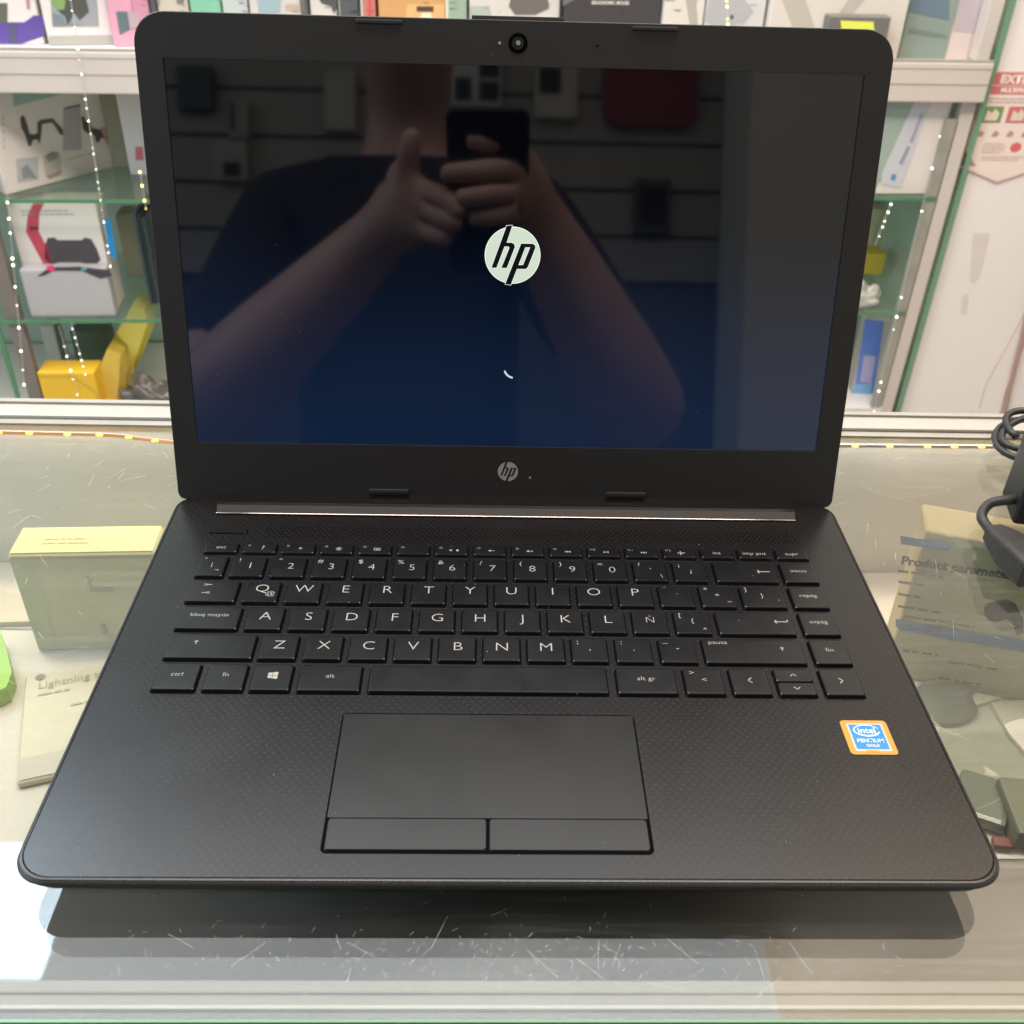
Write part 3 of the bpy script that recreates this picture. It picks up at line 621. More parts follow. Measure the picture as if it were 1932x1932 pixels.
def scratch_mat():
    m, N, L, b = newmat('scratch'); N.remove(b); tr = N.new('ShaderNodeBsdfTransparent'); df = N.new('ShaderNodeBsdfDiffuse'); df.inputs[0].default_value = (0.95, 0.97, 0.98, 1)
    mx = N.new('ShaderNodeMixShader'); mx.inputs[0].default_value = 0.34; L.new(tr.outputs[0], mx.inputs[1]); L.new(df.outputs[0], mx.inputs[2]); L.new(mx.outputs[0], N['Material Output'].inputs[0]); return m
tag(fin('scratches', bm, scratch_mat(), gt, recalc=False), kind='stuff')

# ------------------------------------------------------------------ goods inside the counter
ybox = stand('yellow_box', 'flat topped pale yellow box with olive front inside the counter', 'box', (72, 1226), (330, 1220), (14, 1047), SHZ, 0.026, P(196, 184, 128))
rt, f, w, h, n, a = ybox
fp('olive_front', f, rect(0.0008, w - 0.0008, 0.0008, h - 0.003), P(190, 182, 142), rt)
tf = f @ Matrix.Translation((0, h, 0)) @ Matrix.Rotation(R(-90), 4, 'X')
fp('yellow_lid', tf, rect(0.001, w - 0.001, 0.001, 0.025), P(214, 198, 124), rt)
bars('fine_print', tf, w * .2, w * .52, 0.013, 2, 0.004, 0.0011, P(186, 172, 116), rt, 0.2, 0.0009)
fp('faint_panel', f, [(w * .5, h * .62), (w * .66, h * .62), (w * .66, h * .66), (w * .52, h * .66), (w * .52, h * .78), (w * .5, h * .78)], P(156, 150, 112), rt, 0.0008)
fp('smudge', f, [(w * .50, h * .18), (w * .53, h * .16), (w * .545, h * .22), (w * .54, h * .28), (w * .505, h * .28)], P(140, 136, 100), rt, 0.0009)
fp('clear_left', f, rect(0.0008, w * .16, 0.0008, h * 0.9), P(184, 180, 138), rt, 0.0007)

ztop = SHZ + 0.005
q = [onz(31, 1278, ztop), onz(262, 1234, ztop), onz(31, 1478, ztop)]
ux = (q[1] - q[0]); uy = (q[0] - q[2]); f = frame(q[2], ux, Vector((0, 0, 1)).cross(ux)); w = ux.length * 1.25; h = (q[0] - q[2]).dot(Vector((0, 0, 1)).cross(ux.normalized()))
rt = thing('adapter_box', 'small white adapter box lying flat on the inner shelf', 'box', q[2])
fin('carton', box_bm(0, w, 0, h, -0.0045, 0, 0.0008, 1, f), P(200, 191, 165), rt)
bars('fine_print', f, w * .09, w * .3, h * .76, 1, 0.004, 0.0016, P(176, 166, 142), rt, 0.1)
text('lettering', 'Lightning to Headphone Jack', 0.0078, f @ Matrix.Translation((w * .085, h * .86, 0.0006)), P(166, 158, 132), rt, 1.0, 'LEFT')
fp('fruit_emblem', f, [(w * .10 + .0028 * math.cos(t * .524), h * .975 - .002 + .0026 * math.sin(t * .524)) for t in range(12)], P(130, 126, 104), rt)
fp('grey_foot', f, rect(0.001, w * .9, 0.001, h * .2), P(186, 178, 160), rt)
bars('fine_print', f, w * .3, w * .45, h * .6, 1, 0.004, 0.0016, P(184, 174, 148), rt, 0.1)
gq = [onz(u, v, SHZ + 0.012) for u, v in ((-60, 1180), (0, 1188), (14, 1232), (22, 1268), (12, 1296), (-60, 1330))]
o = fin('green_pouch', loft([[p + Vector((0, 0, -0.0115)) for p in gq], gq]), P(148, 186, 70)); tag(o, 'lime green pouch lying beside the adapter box', 'pouch')
pq = [onz(u, v, SHZ + 0.004) for u, v in ((-80, 1100), (36, 1120), (66, 1172), (-80, 1176))]
o = fin('pale_card', loft([[p + Vector((0, 0, -0.0035)) for p in pq], pq]), P(190, 179, 154)); tag(o, 'pale card lying left of the yellow box', 'card')

# earphone box, leaning back under the glass
A0 = onz(1668, 1270, SHZ + 0.0008); A1 = onz(1932, 1325, SHZ + 0.0008); A2 = onz(1684, 990, -0.0150)
ux = (A1 - A0).normalized(); upv = A2 - A0; n = ux.cross(upv).normalized()
upv = (upv - ux * upv.dot(ux)); hh = upv.length; upv.normalize(); ww = 0.125
f = frame(A0, ux, upv)
rt = thing('earphone_box', 'sage green earphone box printed Product parameter, leaning under the glass', 'box', A0 + ux * ww / 2)
fin('carton', box_bm(0, ww, 0, hh, -0.034, 0, 0.001, 1, f), P(158, 140, 98), rt)
n = f.to_3x3() @ Vector((0, 0, 1))
fp('printed_face', f, rect(0.0006, ww - 0.0006, 0.0006, hh - 0.0006), P(160, 168, 138), rt, 0.0003)
def fl(u, v): q = f.inverted() @ onplane(u, v, A0, n); return (q.x, q.y)
fp('blue_badge', f, [fl(*x) for x in ((1698, 1010), (1790, 1024), (1782, 1038), (1700, 1026))], P(72, 130, 172), rt)
fp('badge_slash', f, [fl(*x) for x in ((1793, 1024), (1800, 1025), (1786, 1040), (1781, 1039))], P(72, 130, 172), rt)
c0 = fl(1696, 1056); c1 = fl(1916, 1086); wd = math.hypot(c1[0] - c0[0], c1[1] - c0[1]); an = math.atan2(c1[1] - c0[1], c1[0] - c0[0])
text('lettering', 'Product parameter', wd / 8.05, f @ Matrix.Translation(((c0[0] + c1[0]) / 2, (c0[1] + c1[1]) / 2, 0.0006)) @ Matrix.Rotation(an, 4, 'Z'), P(56, 54, 40), rt, 1.0, bold=0.0003)
for k, (u0, v0, u1) in enumerate(((1694, 1078, 1780), (1694, 1099, 1744), (1694, 1122, 1740), (1694, 1145, 1774), (1706, 1164, 1838), (1703, 1228, 1768), (1790, 1250, 1880), (1770, 1280, 1850))):
    b0 = fl(u0, v0); b1 = fl(u1, v0 + (u1 - u0) * .16); ff = f @ Matrix.Translation((b0[0], b0[1], 0)) @ Matrix.Rotation(math.atan2(b1[1] - b0[1], b1[0] - b0[0]), 4, 'Z')
    bars('fine_print', ff, 0, math.hypot(b1[0] - b0[0], b1[1] - b0[1]), 0, 1, .004, 0.0017, P(104, 106, 80), rt, 0.02)
fp('blue_stripe', f, [fl(*x) for x in ((1690, 1167), (1720, 1172), (1932, 1206), (1990, 1216), (1990, 1238), (1932, 1230), (1700, 1190), (1690, 1180))], P(58, 116, 160), rt)
fp('blue_stripe', f, [fl(*x) for x in ((1744, 1176), (1778, 1182), (1778, 1200), (1744, 1194))], P(30, 92, 150), rt, 0.0007)
fp('pictured_earphone', f, [fl(*x) for x in ((1856, 1145), (1864, 1138), (1880, 1132), (1900, 1130), (1914, 1136), (1922, 1150), (1930, 1170), (1931, 1194), (1918, 1198), (1908, 1172), (1898, 1166), (1882, 1172), (1866, 1170), (1857, 1160))], P(44, 50, 40), rt, 0.0007)

# clear plastic bags and small packets at the right
def sheet(name, label, cat, pix, z, mat, amp, nx=36, ny=30, seed=0, thick=0.0004, parent=None):
    c = [onz(u, v, z) for u, v in pix]; rnd = random.Random(seed); ph = [(rnd.uniform(-80, 80), rnd.uniform(15, 80), rnd.uniform(0, 6.28), rnd.uniform(.3, 1)) for _ in range(12)]
    bm = bmesh.new(); g = []
    for j in range(ny + 1):
        r = []
        for i in range(nx + 1):
            s, t = i / nx, j / ny; p = (c[0] * (1 - s) + c[1] * s) * (1 - t) + (c[3] * (1 - s) + c[2] * s) * t
            wq = Vector((p.x * .82 - p.y * .57, p.x * .57 + p.y * .82, 0)); pn = Vector((wq.x * 14 + 1.4 * noise.noise(wq * 13), wq.y * 22 + 1.4 * noise.noise(wq * 11 + Vector((3, 1, 7))), seed + .37)); hgt = 0.8 * (1 - min(1, abs(noise.noise(pn)) * 2.0)) + 0.8 * noise.noise(pn * .5) + 0.35 * noise.noise(pn * 0.6)
            e = min(1, 6 * min(s, 1 - s, t, 1 - t) + 0.15)
            r.append(bm.verts.new(p + Vector((0.003 * math.sin(7 * t), 0.003 * math.sin(6 * s), amp * hgt * e))))
        g.append(r)
    for j in range(ny):
        for i in range(nx): bm.faces.new((g[j][i], g[j][i + 1], g[j + 1][i + 1], g[j + 1][i]))
    return tag(fin(name, bm, mat, parent, True), label, cat)
m_bag = G('clear_bag', (0.80, 0.83, 0.78), 0.09, haze=0.07, hazecol=(0.62, 0.64, 0.58), hscale=60)
pk = sheet('green_packet', 'dark green grey packet inside the clear bag', 'packet', ((1690, 1370), (1830, 1355), (1850, 1250 + 40), (1735, 1288)), SHZ + 0.003, P(84, 94, 76), 0.004, seed=3)
cdq = [onz(u, v, SHZ + 0.003) for u, v in ((1870, 1325), (1932, 1320), (2000, 1400), (1950, 1436), (1905, 1385))]
o = fin('white_card', loft([[p - Vector((0, 0, 0.0025)) for p in cdq], cdq]), P(214, 206, 188)); tag(o, 'white folded card between the earphone box and the clear bag', 'card')
cdq = [onz(u, v, SHZ + 0.002) for u, v in ((1786, 1296), (1890, 1316), (1815, 1338))]
o = fin('white_scrap', loft([[p - Vector((0, 0, 0.0015)) for p in cdq], cdq]), P(232, 226, 212)); tag(o, 'white triangular paper corner below the earphone box', 'paper')
sheet('clear_bag', 'crinkled clear plastic bag lying right of the laptop', 'bag', ((1730, 1500), (2010, 1490), (2010, 1300), (1725, 1290)), SHZ + 0.004, m_bag, 0.0075, 110, 90, seed=5)
o = box('dark_case', -0.02, 0.035, -0.018, 0.018, 0.0, 0.014, P(112, 114, 94), None, 0.002, Matrix.Translation(onz(1962, 1556, SHZ + 0.001)) @ Matrix.Rotation(R(-6), 4, 'Z')); tag(o, 'olive dark ribbed case at the front of the inner shelf', 'case')
o = box('red_packet', -0.004, 0.005, -0.003, 0.003, 0, 0.004, P(120, 66, 56), None, 0.001, Matrix.Translation(onz(1886, 1596, SHZ + 0.0012)) @ Matrix.Rotation(R(-8), 4, 'Z')); tag(o, 'small red packet beside the olive case', 'packet')
o = box('blister_pack', -0.012, 0.012, -0.016, 0.016, 0, 0.008, P(116, 122, 108, 0.2), None, 0.003, Matrix.Translation(onz(1848, 1520, SHZ + 0.0012)) @ Matrix.Rotation(R(-25), 4, 'Z')); tag(o, 'small glossy grey green blister pack near the laptop corner', 'pack')

# ------------------------------------------------------------------ charger and cord on the glass, right
ch = thing('power_adapter', 'black laptop power adapter brick standing on the glass', 'power adapter', onz(1932, 985, 0))
pa = onz(1908, 990, 0.0005)
fin('brick', box_bm(0.0, 0.055, 0.0, 0.030, 0, 0.052, 0.003, 3, Matrix.Translation(pa) @ Matrix.Rotation(R(-12), 4, 'Z')), m_black, ch)
fin('label_plate', box_bm(0.006, 0.050, -0.0004, 0.0, 0.006, 0.046, 0, 1, Matrix.Translation(pa) @ Matrix.Rotation(R(-12), 4, 'Z')), M('adapter_label', (0.012, 0.012, 0.014), 0.5), ch)
cc = onz(1925, 846, 0.004); loops = []
for i in range(66):
    t = i / 66 * 2 * math.pi * 2.6; k = i / 66
    loops.append(cc + Vector((0.006 + (0.0185 + 0.004 * math.sin(t * .7)) * math.cos(t), (0.017 + 0.004 * k) * math.sin(t) + 0.004 * math.sin(t * 1.3), 0.0045 + 0.010 * k + 0.004 * math.sin(t + 1))))
o = fin('coiled_cord', tube_bm(loops, 0.0021, 10), m_cable, None, True); tag(o, 'black mains cord coiled in loops behind the adapter', 'cord')
pc = thing('plug_cord', 'black cord with a chunky plug bent in front of the adapter', 'plug', onz(1900, 1030, 0))
cp = spline([onz(1940, 938, 0.012), onz(1905, 943, 0.012), onz(1868, 950, 0.010), onz(1852, 972, 0.008), onz(1864, 995, 0.007), onz(1886, 1016, 0.008)], 6)
fin('cord', tube_bm(cp, [0.0027] * (len(cp) - 6) + [0.0030, 0.0034, 0.0038, 0.0042, 0.0046, 0.0050], 10), m_cable, pc, True)
b0 = onz(1882, 1012, 0.0085); b1 = onz(1942, 1066, 0.0085); d = (b1 - b0).normalized(); ln = (b1 - b0).length + 0.006
pf = frame(b0, d, Vector((0, 0, 1)).cross(d))
rings = []
for t, wv, hv in ((-0.004, 0.005, 0.0045), (0.004, 0.0075, 0.0060), (ln * .45, 0.0095, 0.0075), (ln * .75, 0.0102, 0.008), (ln, 0.0102, 0.008)):
    rings.append([pf @ Vector((t, y, z)) for y, z in rr(-wv, wv, -hv, hv, min(wv, hv) * .45, 4)])
fin('plug', loft(rings), m_cable, pc)

# ------------------------------------------------------------------ laptop
LB = Vector((0, 0.115, 0.0))
lap = thing('laptop', 'black open laptop showing a start screen on the glass counter', 'laptop', LB)
mm = 0.001
HW = 167.6 * mm; DY1 = 224 * mm
def ring(inset, z, r=11, yb=0.0, front=0.0):
    return [Vector((x, y, z)) for x, y in rr(-HW + inset, HW - inset, front + inset, DY1 - inset * 0.5, max(0.002, 0.009 - inset * .3), 8, max(0.003, 0.0125 - inset * .3))]
zt = DECK
base_rings = [ring(0.018, zt - 0.0145), ring(0.0145, zt - 0.0141), ring(0.0085, zt - 0.0115), ring(0.0034, zt - 0.0078), ring(0.0026, zt - 0.0072), ring(0.0008, zt - 0.0036), ring(0.0000, zt - 0.0018), ring(0.0001, zt - 0.0012), ring(0.0006, zt - 0.0005)]
fin('base_shell', loft(base_rings, True, True), m_shell, lap, True)
for p in bpy.data.objects['base_shell'].data.polygons: p.use_smooth = False
fin('underside', loft([ring(0.0186, zt - 0.0150), ring(0.0180, zt - 0.01452)], True, True), m_under, lap)
fin('deck', loft([ring(0.0007, zt - 0.00048), ring(0.0009, zt - 0.0001), ring(0.0014, zt)], False, True), m_deck, lap)
fin('deck_seam', loft([ring(0.0017, zt + 0.00002), ring(0.0021, zt + 0.00002)], False, False), m_gap, lap, recalc=False)
for x in (-0.12, 0.12):
    for y in (0.035, 0.195):
        fin('rubber_foot', box_bm(x - 0.018, x + 0.018, y - 0.004, y + 0.004, 0.0001, zt - 0.0151, 0.0004, 2), m_rubber, lap)
# keys
def key(x0, x1, y0, y1, items, ztop=1.75, label=None):
    x0, x1, y0, y1 = [c * mm for c in (x0, x1, y0, y1)]; z0 = zt + 0.00005; z1 = zt + ztop * mm
    def rg(i, z, r=.0008): return [Vector((x, y, z)) for x, y in rr(x0 + i, x1 - i, y0 + i, y1 - i, r, 3)]
    bm = loft([rg(-0.0006, z0), rg(0.0, z1 - 0.0005), rg(0.00006, z1 - 0.00022), rg(0.00035, z1 - 0.00002), rg(0.0008, z1)], True, True)
    n = len(rg(0, 0))
    for i, fce in enumerate(bm.faces): fce.material_index = 1 if i < n else 0
    k = fin('key', bm, [m_key, m_skirt], lap, False)
    cx, cy = (x0 + x1) / 2, (y0 + y1) / 2
    for s, dx, dy, size, *rest in items:
        sx = rest[0] if rest else 1.15
        px, py = cx + dx * mm, cy + dy * mm
        if isinstance(s, str): text('legend', s, size * mm, Matrix.Translation((px, py, z1 + 0.00003)), m_legend, k, sx, bold=-0.00011 if size > 4.5 else -0.00003)
        else:
            for sh in s: poly('legend', [Vector((px + x * size * mm, py + y * size * mm, z1 + 0.00003)) for x, y in sh], m_legend, k)
    return k
def seg(a, b, w=.09):
    t = Vector((b[0] - a[0], b[1] - a[1])).normalized(); s = Vector((-t.y, t.x)) * w
    return [(a[0] - s.x, a[1] - s.y), (b[0] - s.x, b[1] - s.y), (b[0] + s.x, b[1] + s.y), (a[0] + s.x, a[1] + s.y)]
UP = [seg((0, -.6), (0, .5)), seg((-.42, .12), (.03, .57)), seg((.42, .12), (-.03, .57))]
LEFT = [seg((-.9, 0), (1, 0), .07), seg((-.93, -.05), (-.55, .33), .07), seg((-.93, .05), (-.55, -.33), .07)]
ENT = LEFT + [seg((.96, 0), (.96, .42), .07)]
TABL = [seg((-.7, 0), (.8, 0)), seg((-.73, -.05), (-.35, .33)), seg((-.73, .05), (-.35, -.33)), seg((-.98, -.4), (-.98, .4))]
TABR = [[(-x, -y) for x, y in s] for s in TABL]
CHR = [seg((-.35, .6), (.36, -.04), .085), seg((-.35, -.6), (.36, .04), .085)]
CHL = [[(-x, y) for x, y in s] for s in CHR]
CHU = [[(y, x) for x, y in s][::-1] for s in CHR]; CHD = [[(y, -x) for x, y in s] for s in CHR]
WIN = [[(-1, -.72), (-.1, -.86), (-.1, -.06), (-1, -.06)], [(0, -.88), (1, -1.0), (1, -.06), (0, -.06)], [(-1, .04), (-.1, .04), (-.1, .84), (-1, .7)], [(0, .04), (1, .04), (1, 1.0), (0, .86)]]
SUN = [seg((math.cos(a) * .5, math.sin(a) * .5), (math.cos(a) * 1.0, math.sin(a) * 1.0), .10) for a in [i * math.pi / 4 for i in range(8)]] + [[(.38 * math.cos(i * .785), .38 * math.sin(i * .785)) for i in range(8)]]
SCR = [seg((-1, .5), (1, .5), .1), seg((-1, -.5), (1, -.5), .1), seg((-.9, -.5), (-.9, .5), .1), seg((.9, -.5), (.9, .5), .1), seg((-.4, 0), (.4, 0), .14)]
SPK = [[(-.9, -.25), (-.45, -.25), (0, -.6), (0, .6), (-.45, .25), (-.9, .25)]]
TRI = lambda x, s: [(x, -.5), (x + .7 * s, 0), (x, .5)] if s > 0 else [(x, .5), (x - .7, 0), (x, -.5)]
PLANE = [seg((-.9, 0), (.9, 0), .14), seg((.1, .05), (-.35, .75), .12), seg((.1, -.05), (-.35, -.75), .12), seg((-.75, 0), (-.95, .35), .08), seg((-.75, 0), (-.95, -.35), .08)]
RY = [86.5 + 17.95 * i for i in range(6)]; KD = 14.5
LT = 7.2; ST = 3.2; PT = 3.0
# row 0
y0, y1 = RY[0] - .1, RY[0] + KD
key(-143.5, -126.6, y0, y1, [('ctrl', 0, 1.2, ST)]); key(-123.4, -107.5, y0, y1, [('fn', 0, 1.2, ST)])
key(-104.7, -89.0, y0, y1, [(WIN, .3, 1.0, 2.0)]); key(-85.8, -61.0, y0, y1, [('alt', 0, .9, ST)])
key(-57.4, 39.0, y0, y1, []); key(43.2, 67.2, y0, y1, [('alt gr', 0, 1.0, ST)])
key(71.0, 86.6, y0, y1, [('>', -4.4, 4.6, 3.6), ('<', 0.3, .6, 3.6)])
key(90.1, 105.5, y0, y1, [(CHL, 0, .6, 2.4)])
key(108.8, 124.0, y0, y0 + 6.9, [(CHD, 0, .1, 2.1)]); key(108.8, 124.0, y0 + 7.5, y1, [(CHU, 0, .1, 2.1)])
key(127.8, 143.5, y0, y1, [(CHR, 0, .8, 2.4)])
# row 1
y0, y1 = RY[1], RY[1] + KD
key(-143.5, -107.4, y0, y1, [(UP, -6.5, 2.3, 1.9)])
for i, c in enumerate('ZXCVBNM'):
    x = -104.9 + 18.67 * i; key(x, x + 15.4, y0, y1, [(c, 0.2, 1.0, LT)])
for i, (c, d) in enumerate(((';', ','), (':', '.'), ('_', '-'))):
    x = -104.9 + 18.67 * (7 + i); key(x, x + 15.0, y0, y1, [(c, -4.8, 4.6 if c != '_' else 5.9, 4.2), (d, 0.2, 1.0 if d != '-' else 1.4, 4.4)])
key(81.9, 124.2, y0, y1, [('pausa', -14.5, 5.2, ST), (UP, 12.5, 1.6, 1.9)]); key(128.2, 143.5, y0, y1, [('fin', 0, 1.2, ST)])
# row 2
y0, y1 = RY[2], RY[2] + KD
key(-143.5, -117.2, y0, y1, [('bloq mayús', 0, 1.8, ST)])
for i, c in enumerate('ASDFGHJKLÑ'):
    x = -113.9 + 18.61 * i; key(x, x + 15.2, y0, y1, [(c, 0.2, 1.2, LT if c != 'Ñ' else 5.2)])
x = -113.9 + 186.1; key(x, x + 15.0, y0, y1, [('[', -4.9, 4.6, 3.6), ('{', 0.3, 1.0, 3.8), ('^', 5.0, -4.6, 3.4)])
key(90.8, 124.1, y0, y1, [(ENT, 11.5, 1.0, 3.2)]); key(128.0, 143.5, y0, y1, [('avpág', 0, 1.2, ST)])
# row 3
y0, y1 = RY[3], RY[3] + KD
key(-143.5, -121.9, y0, y1, [(TABL, -2.6, 4.4, 1.8), (TABR, -3.2, -1.2, 1.8)])
for i, c in enumerate('QWERTYUIOP'):
    x = -118.6 + 18.64 * i; key(x, x + 15.2, y0, y1, [(c, 0, 2.0, LT)] + ([('@', 4.0, -1.4, 4.0)] if c == 'Q' else []))
for i, its in enumerate(([('¨', -4.8, 4.8, 4), ('´', .6, .4, 4)], [('*', -4.6, 4.6, 4), ('+', .2, .8, 4), ('~', 5.0, -3.6, 3.4)])):
    x = -118.6 + 18.64 * (10 + i); key(x, x + 15.0, y0, y1, its)
key(105.2, 124.3, y0, y1, [(']', -7.0, 5.0, 3.4), ('}', -.2, .8, 3.8), ('`', 7.0, -3.4, 4.0)]); key(127.9, 143.5, y0, y1, [('repág', 0, 1.2, ST)])
# row 4
y0, y1 = RY[4], RY[4] + KD
key(-143.5, -131.1, y0, y1, [('°', -3.6, 4.8, 3.4), ('|', 0, 1.0, 3.6), ('¬', 2.9, -3.0, 3.4)])
for i, (c, d) in enumerate(zip('1234567890', '!"#$%&/()=')):
    x = -128.1 + 18.63 * i; key(x, x + 15.0, y0, y1, [(c, 1.0, .4, 6.2), (d, -4.4, 4.4, 4.0)])
for i, its in enumerate(([('?', -4.8, 4.6, 3.6), ("'", .4, .6, 4.0), ('\\', 5.0, -3.8, 3.8)], [('¡', -4.6, 4.6, 3.6), ('¿', .6, .2, 4.0)])):
    x = -128.1 + 18.63 * (10 + i); key(x, x + 15.0, y0, y1, its)
key(96.2, 124.5, y0, y1, [(LEFT, 8.5, .4, 3.2)]); key(127.9, 143.5, y0, y1, [('inicio', 0, 1.2, ST)])
# function row
y0, y1 = RY[5] + .2, RY[5] + 7.6
FN = ['esc'] + ['f%d' % i for i in range(1, 13)] + ['ins', 'imp pnt', 'supr']
ICON = {1: [('?', 1.4, -.2, 4.4)], 2: [(SUN, 1, -.3, .9)], 3: [(SUN, 1, -.3, 1.5)], 4: [(SCR, 1, -.3, 1.6)], 6: [(SPK, .2, -.4, 1.4), ([[(1.3 + .55 * math.cos(i * .785), .62 * math.sin(i * .785)) for i in range(8)]], 1.3, -.4, 1.2)],
        7: [(SPK + [seg((.45, 0), (1.2, 0), .12)], .8, -.4, 1.4)], 8: [(SPK + [seg((.45, 0), (1.3, 0), .12), seg((.87, -.42), (.87, .42), .12)], .8, -.4, 1.4)],
        9: [([TRI(.2, -1), TRI(1.0, -1), seg((-.7, -.5), (-.7, .5), .12)], 1, -.4, 1.4)], 10: [([TRI(-.6, 1), seg((.5, -.5), (.5, .5), .12), seg((.95, -.5), (.95, .5), .12)], 1, -.4, 1.4)],
        11: [([TRI(-.8, 1), TRI(0, 1), seg((.95, -.5), (.95, .5), .12)], 1, -.4, 1.4)], 12: [(PLANE, 1.2, -.4, 1.8)]}
for i, s in enumerate(FN):
    x = -143.5 + 18.113 * i
    its = [(s, 0, -.1, ST)] if i in (0, 13, 14, 15) else [(s, -5.0, 1.4, 1.9)] + ICON.get(i, [])
    key(x, x + 15.1, y0, y1, its, 1.6)
# power button, speaker grille
def slab(name, x0, x1, y0, y1, z0, z1, mat, parent, r=0.0008, bev=0.0):
    x0, x1, y0, y1 = [c * mm for c in (x0, x1, y0, y1)]
    g = lambda i, z: [Vector((x, y, z)) for x, y in rr(x0 + i, x1 - i, y0 + i, y1 - i, max(r - i * .3, .0001), 5)]
    return fin(name, loft([g(0, z0), g(0, z1 - bev), g(bev, z1)] if bev else [g(0, z0), g(0, z1)]), mat, parent)
slab('power_button_well', -145, -126.6, 192.6, 196.0, zt + .00002, zt + .00012, m_gap, lap)
slab('power_button', -144.5, -127.1, 193.0, 195.6, zt + .00013, zt + .0005, m_key, lap, bev=.0002)
bm = bmesh.new(); bm2 = bmesh.new()
for j in range(6):
    for i in range(118):
        x = (-118 + i * 2.22 + (j % 2) * 1.11) * mm; y = (191.4 + j * 1.55) * mm
        if x > 0.1425: continue
        bm.faces.new([bm.verts.new((x + .00052 * math.cos(k * 1.047), y + .00052 * math.sin(k * 1.047), zt + .00004)) for k in range(6)])
        bm2.faces.new([bm2.verts.new(q) for q in ((x - .0003, y + .00048, zt + .0001), (x + .0003, y + .00048, zt + .0001), (x + .0002, y + .00066, zt + .0001), (x - .0002, y + .00066, zt + .0001))])
gr = tag(fin('speaker_grille', bm, m_gap, lap), kind='stuff')
tag(fin('grille_rims', bm2, M('grille_rim', (0.030, 0.029, 0.028), 0.35), gr), kind='stuff')
# touchpad
slab('touchpad_well', -66.2, 48.2, 11.4, 76.0, zt + .00002, zt + .00008, m_gap, lap, .0022)
tp = slab('touchpad', -65.5, 47.5, 26.2, 75.4, zt + .00009, zt + .00018, m_pad, lap, .0004)
slab('touchpad_button', -65.0, -9.5, 12.6, 25.75, zt + .00009, zt + .00055, m_pad, lap, .0012, .0003)
slab('touchpad_button', -8.6, 47.0, 12.6, 25.75, zt + .00009, zt + .00055, m_pad, lap, .0012, .0003)
# processor sticker
st = slab('processor_sticker', 129.2, 147.6, 56.6, 74.0, zt + .00002, zt + .00022, m_st_gold, lap, .0016)
slab('sticker_line', 131.4, 145.6, 58.2, 72.4, zt + .00023, zt + .00026, m_st_line, st, .0006)
slab('sticker_panel', 132.2, 144.9, 59.2, 71.8, zt + .00027, zt + .00030, m_st_blue, st, .0002)
slab('sticker_notch', 135.5, 140.5, 57.6, 58.7, zt + .00028, zt + .00031, m_st_gold, st, .0001)
T = lambda x, y: Matrix.Translation((x * mm, y * mm, zt + .00034))
text('lettering', 'intel', 4.1 * mm, T(138.6, 68.6), m_st_white, st, 1.0, bold=.00006)
text('lettering', 'PENTIUM', 2.55 * mm, T(138.6, 63.4), m_st_white, st, 1.0, bold=.00005)
text('lettering', 'GOLD', 1.75 * mm, T(138.9, 60.9), m_st_white, st, 1.1, bold=.00004)
bm = bmesh.new(); N_ = 44; vv = []
for i in range(N_):
    a = R(28 - 320 + 320 * i / (N_ - 1) + 12) if False else R(20 + 325 * i / (N_ - 1)); wdt = 0.16 + 0.34 * (i / (N_ - 1)) ** 1.5 * (1 if i < N_ - 4 else .4)
    vv.append([bm.verts.new(((138.6 + (5.0 + s * wdt) * math.cos(a)) * mm, (68.7 + (2.75 + s * wdt) * math.sin(a)) * mm, zt + .00034)) for s in (-1, 1)])
for p, q in zip(vv[:-1], vv[1:]): bm.faces.new((p[0], p[1], q[1], q[0]))
fin('sticker_oval', bm, m_st_white, st, recalc=False)
# hinge bar
hb = fin('hinge_bar', loft([[Vector((x, y, z)) for y, z in ((.2132, zt + .0030), (.2150, zt + .0034), (.2245, zt + .0034), (.2245, zt - .004), (.2132, zt - .004))] for x in (-.1452, .1452)]), m_gloss, lap)
fin('hinge_strip', loft([[Vector((x, y, z)) for y, z in ((.2096, zt + .0003), (.2131, zt + .0031), (.2131, zt - .003), (.2096, zt - .003))] for x in (-.1451, .1451)]), M('hinge_satin', (0.045, 0.038, 0.036), 0.32), lap)
hs = box('hinge_highlight', -.1452, .1452, .2090, .2098, zt + .0001, zt + .0009, M('hinge_chrome', (0.30, 0.28, 0.27), 0.12, metal=1.0), lap, 0.0003)
# lid
LM = frame(LID_O, (1, 0, 0), LID_U)          # x right, y up the lid, z towards the viewer
def lring(i, z, rt=.0135):
    return [LM @ Vector((x, y, z)) for x, y in rr(-.1672 + i, .1672 - i, -.0310 + i * .3, .1930 - i, rt - i, 9, .004)]
fin('lid_shell', loft([lring(.006, -.0065), lring(.0015, -.0058), lring(0, -.0040), lring(0, -.0012)]), m_shell, lap)
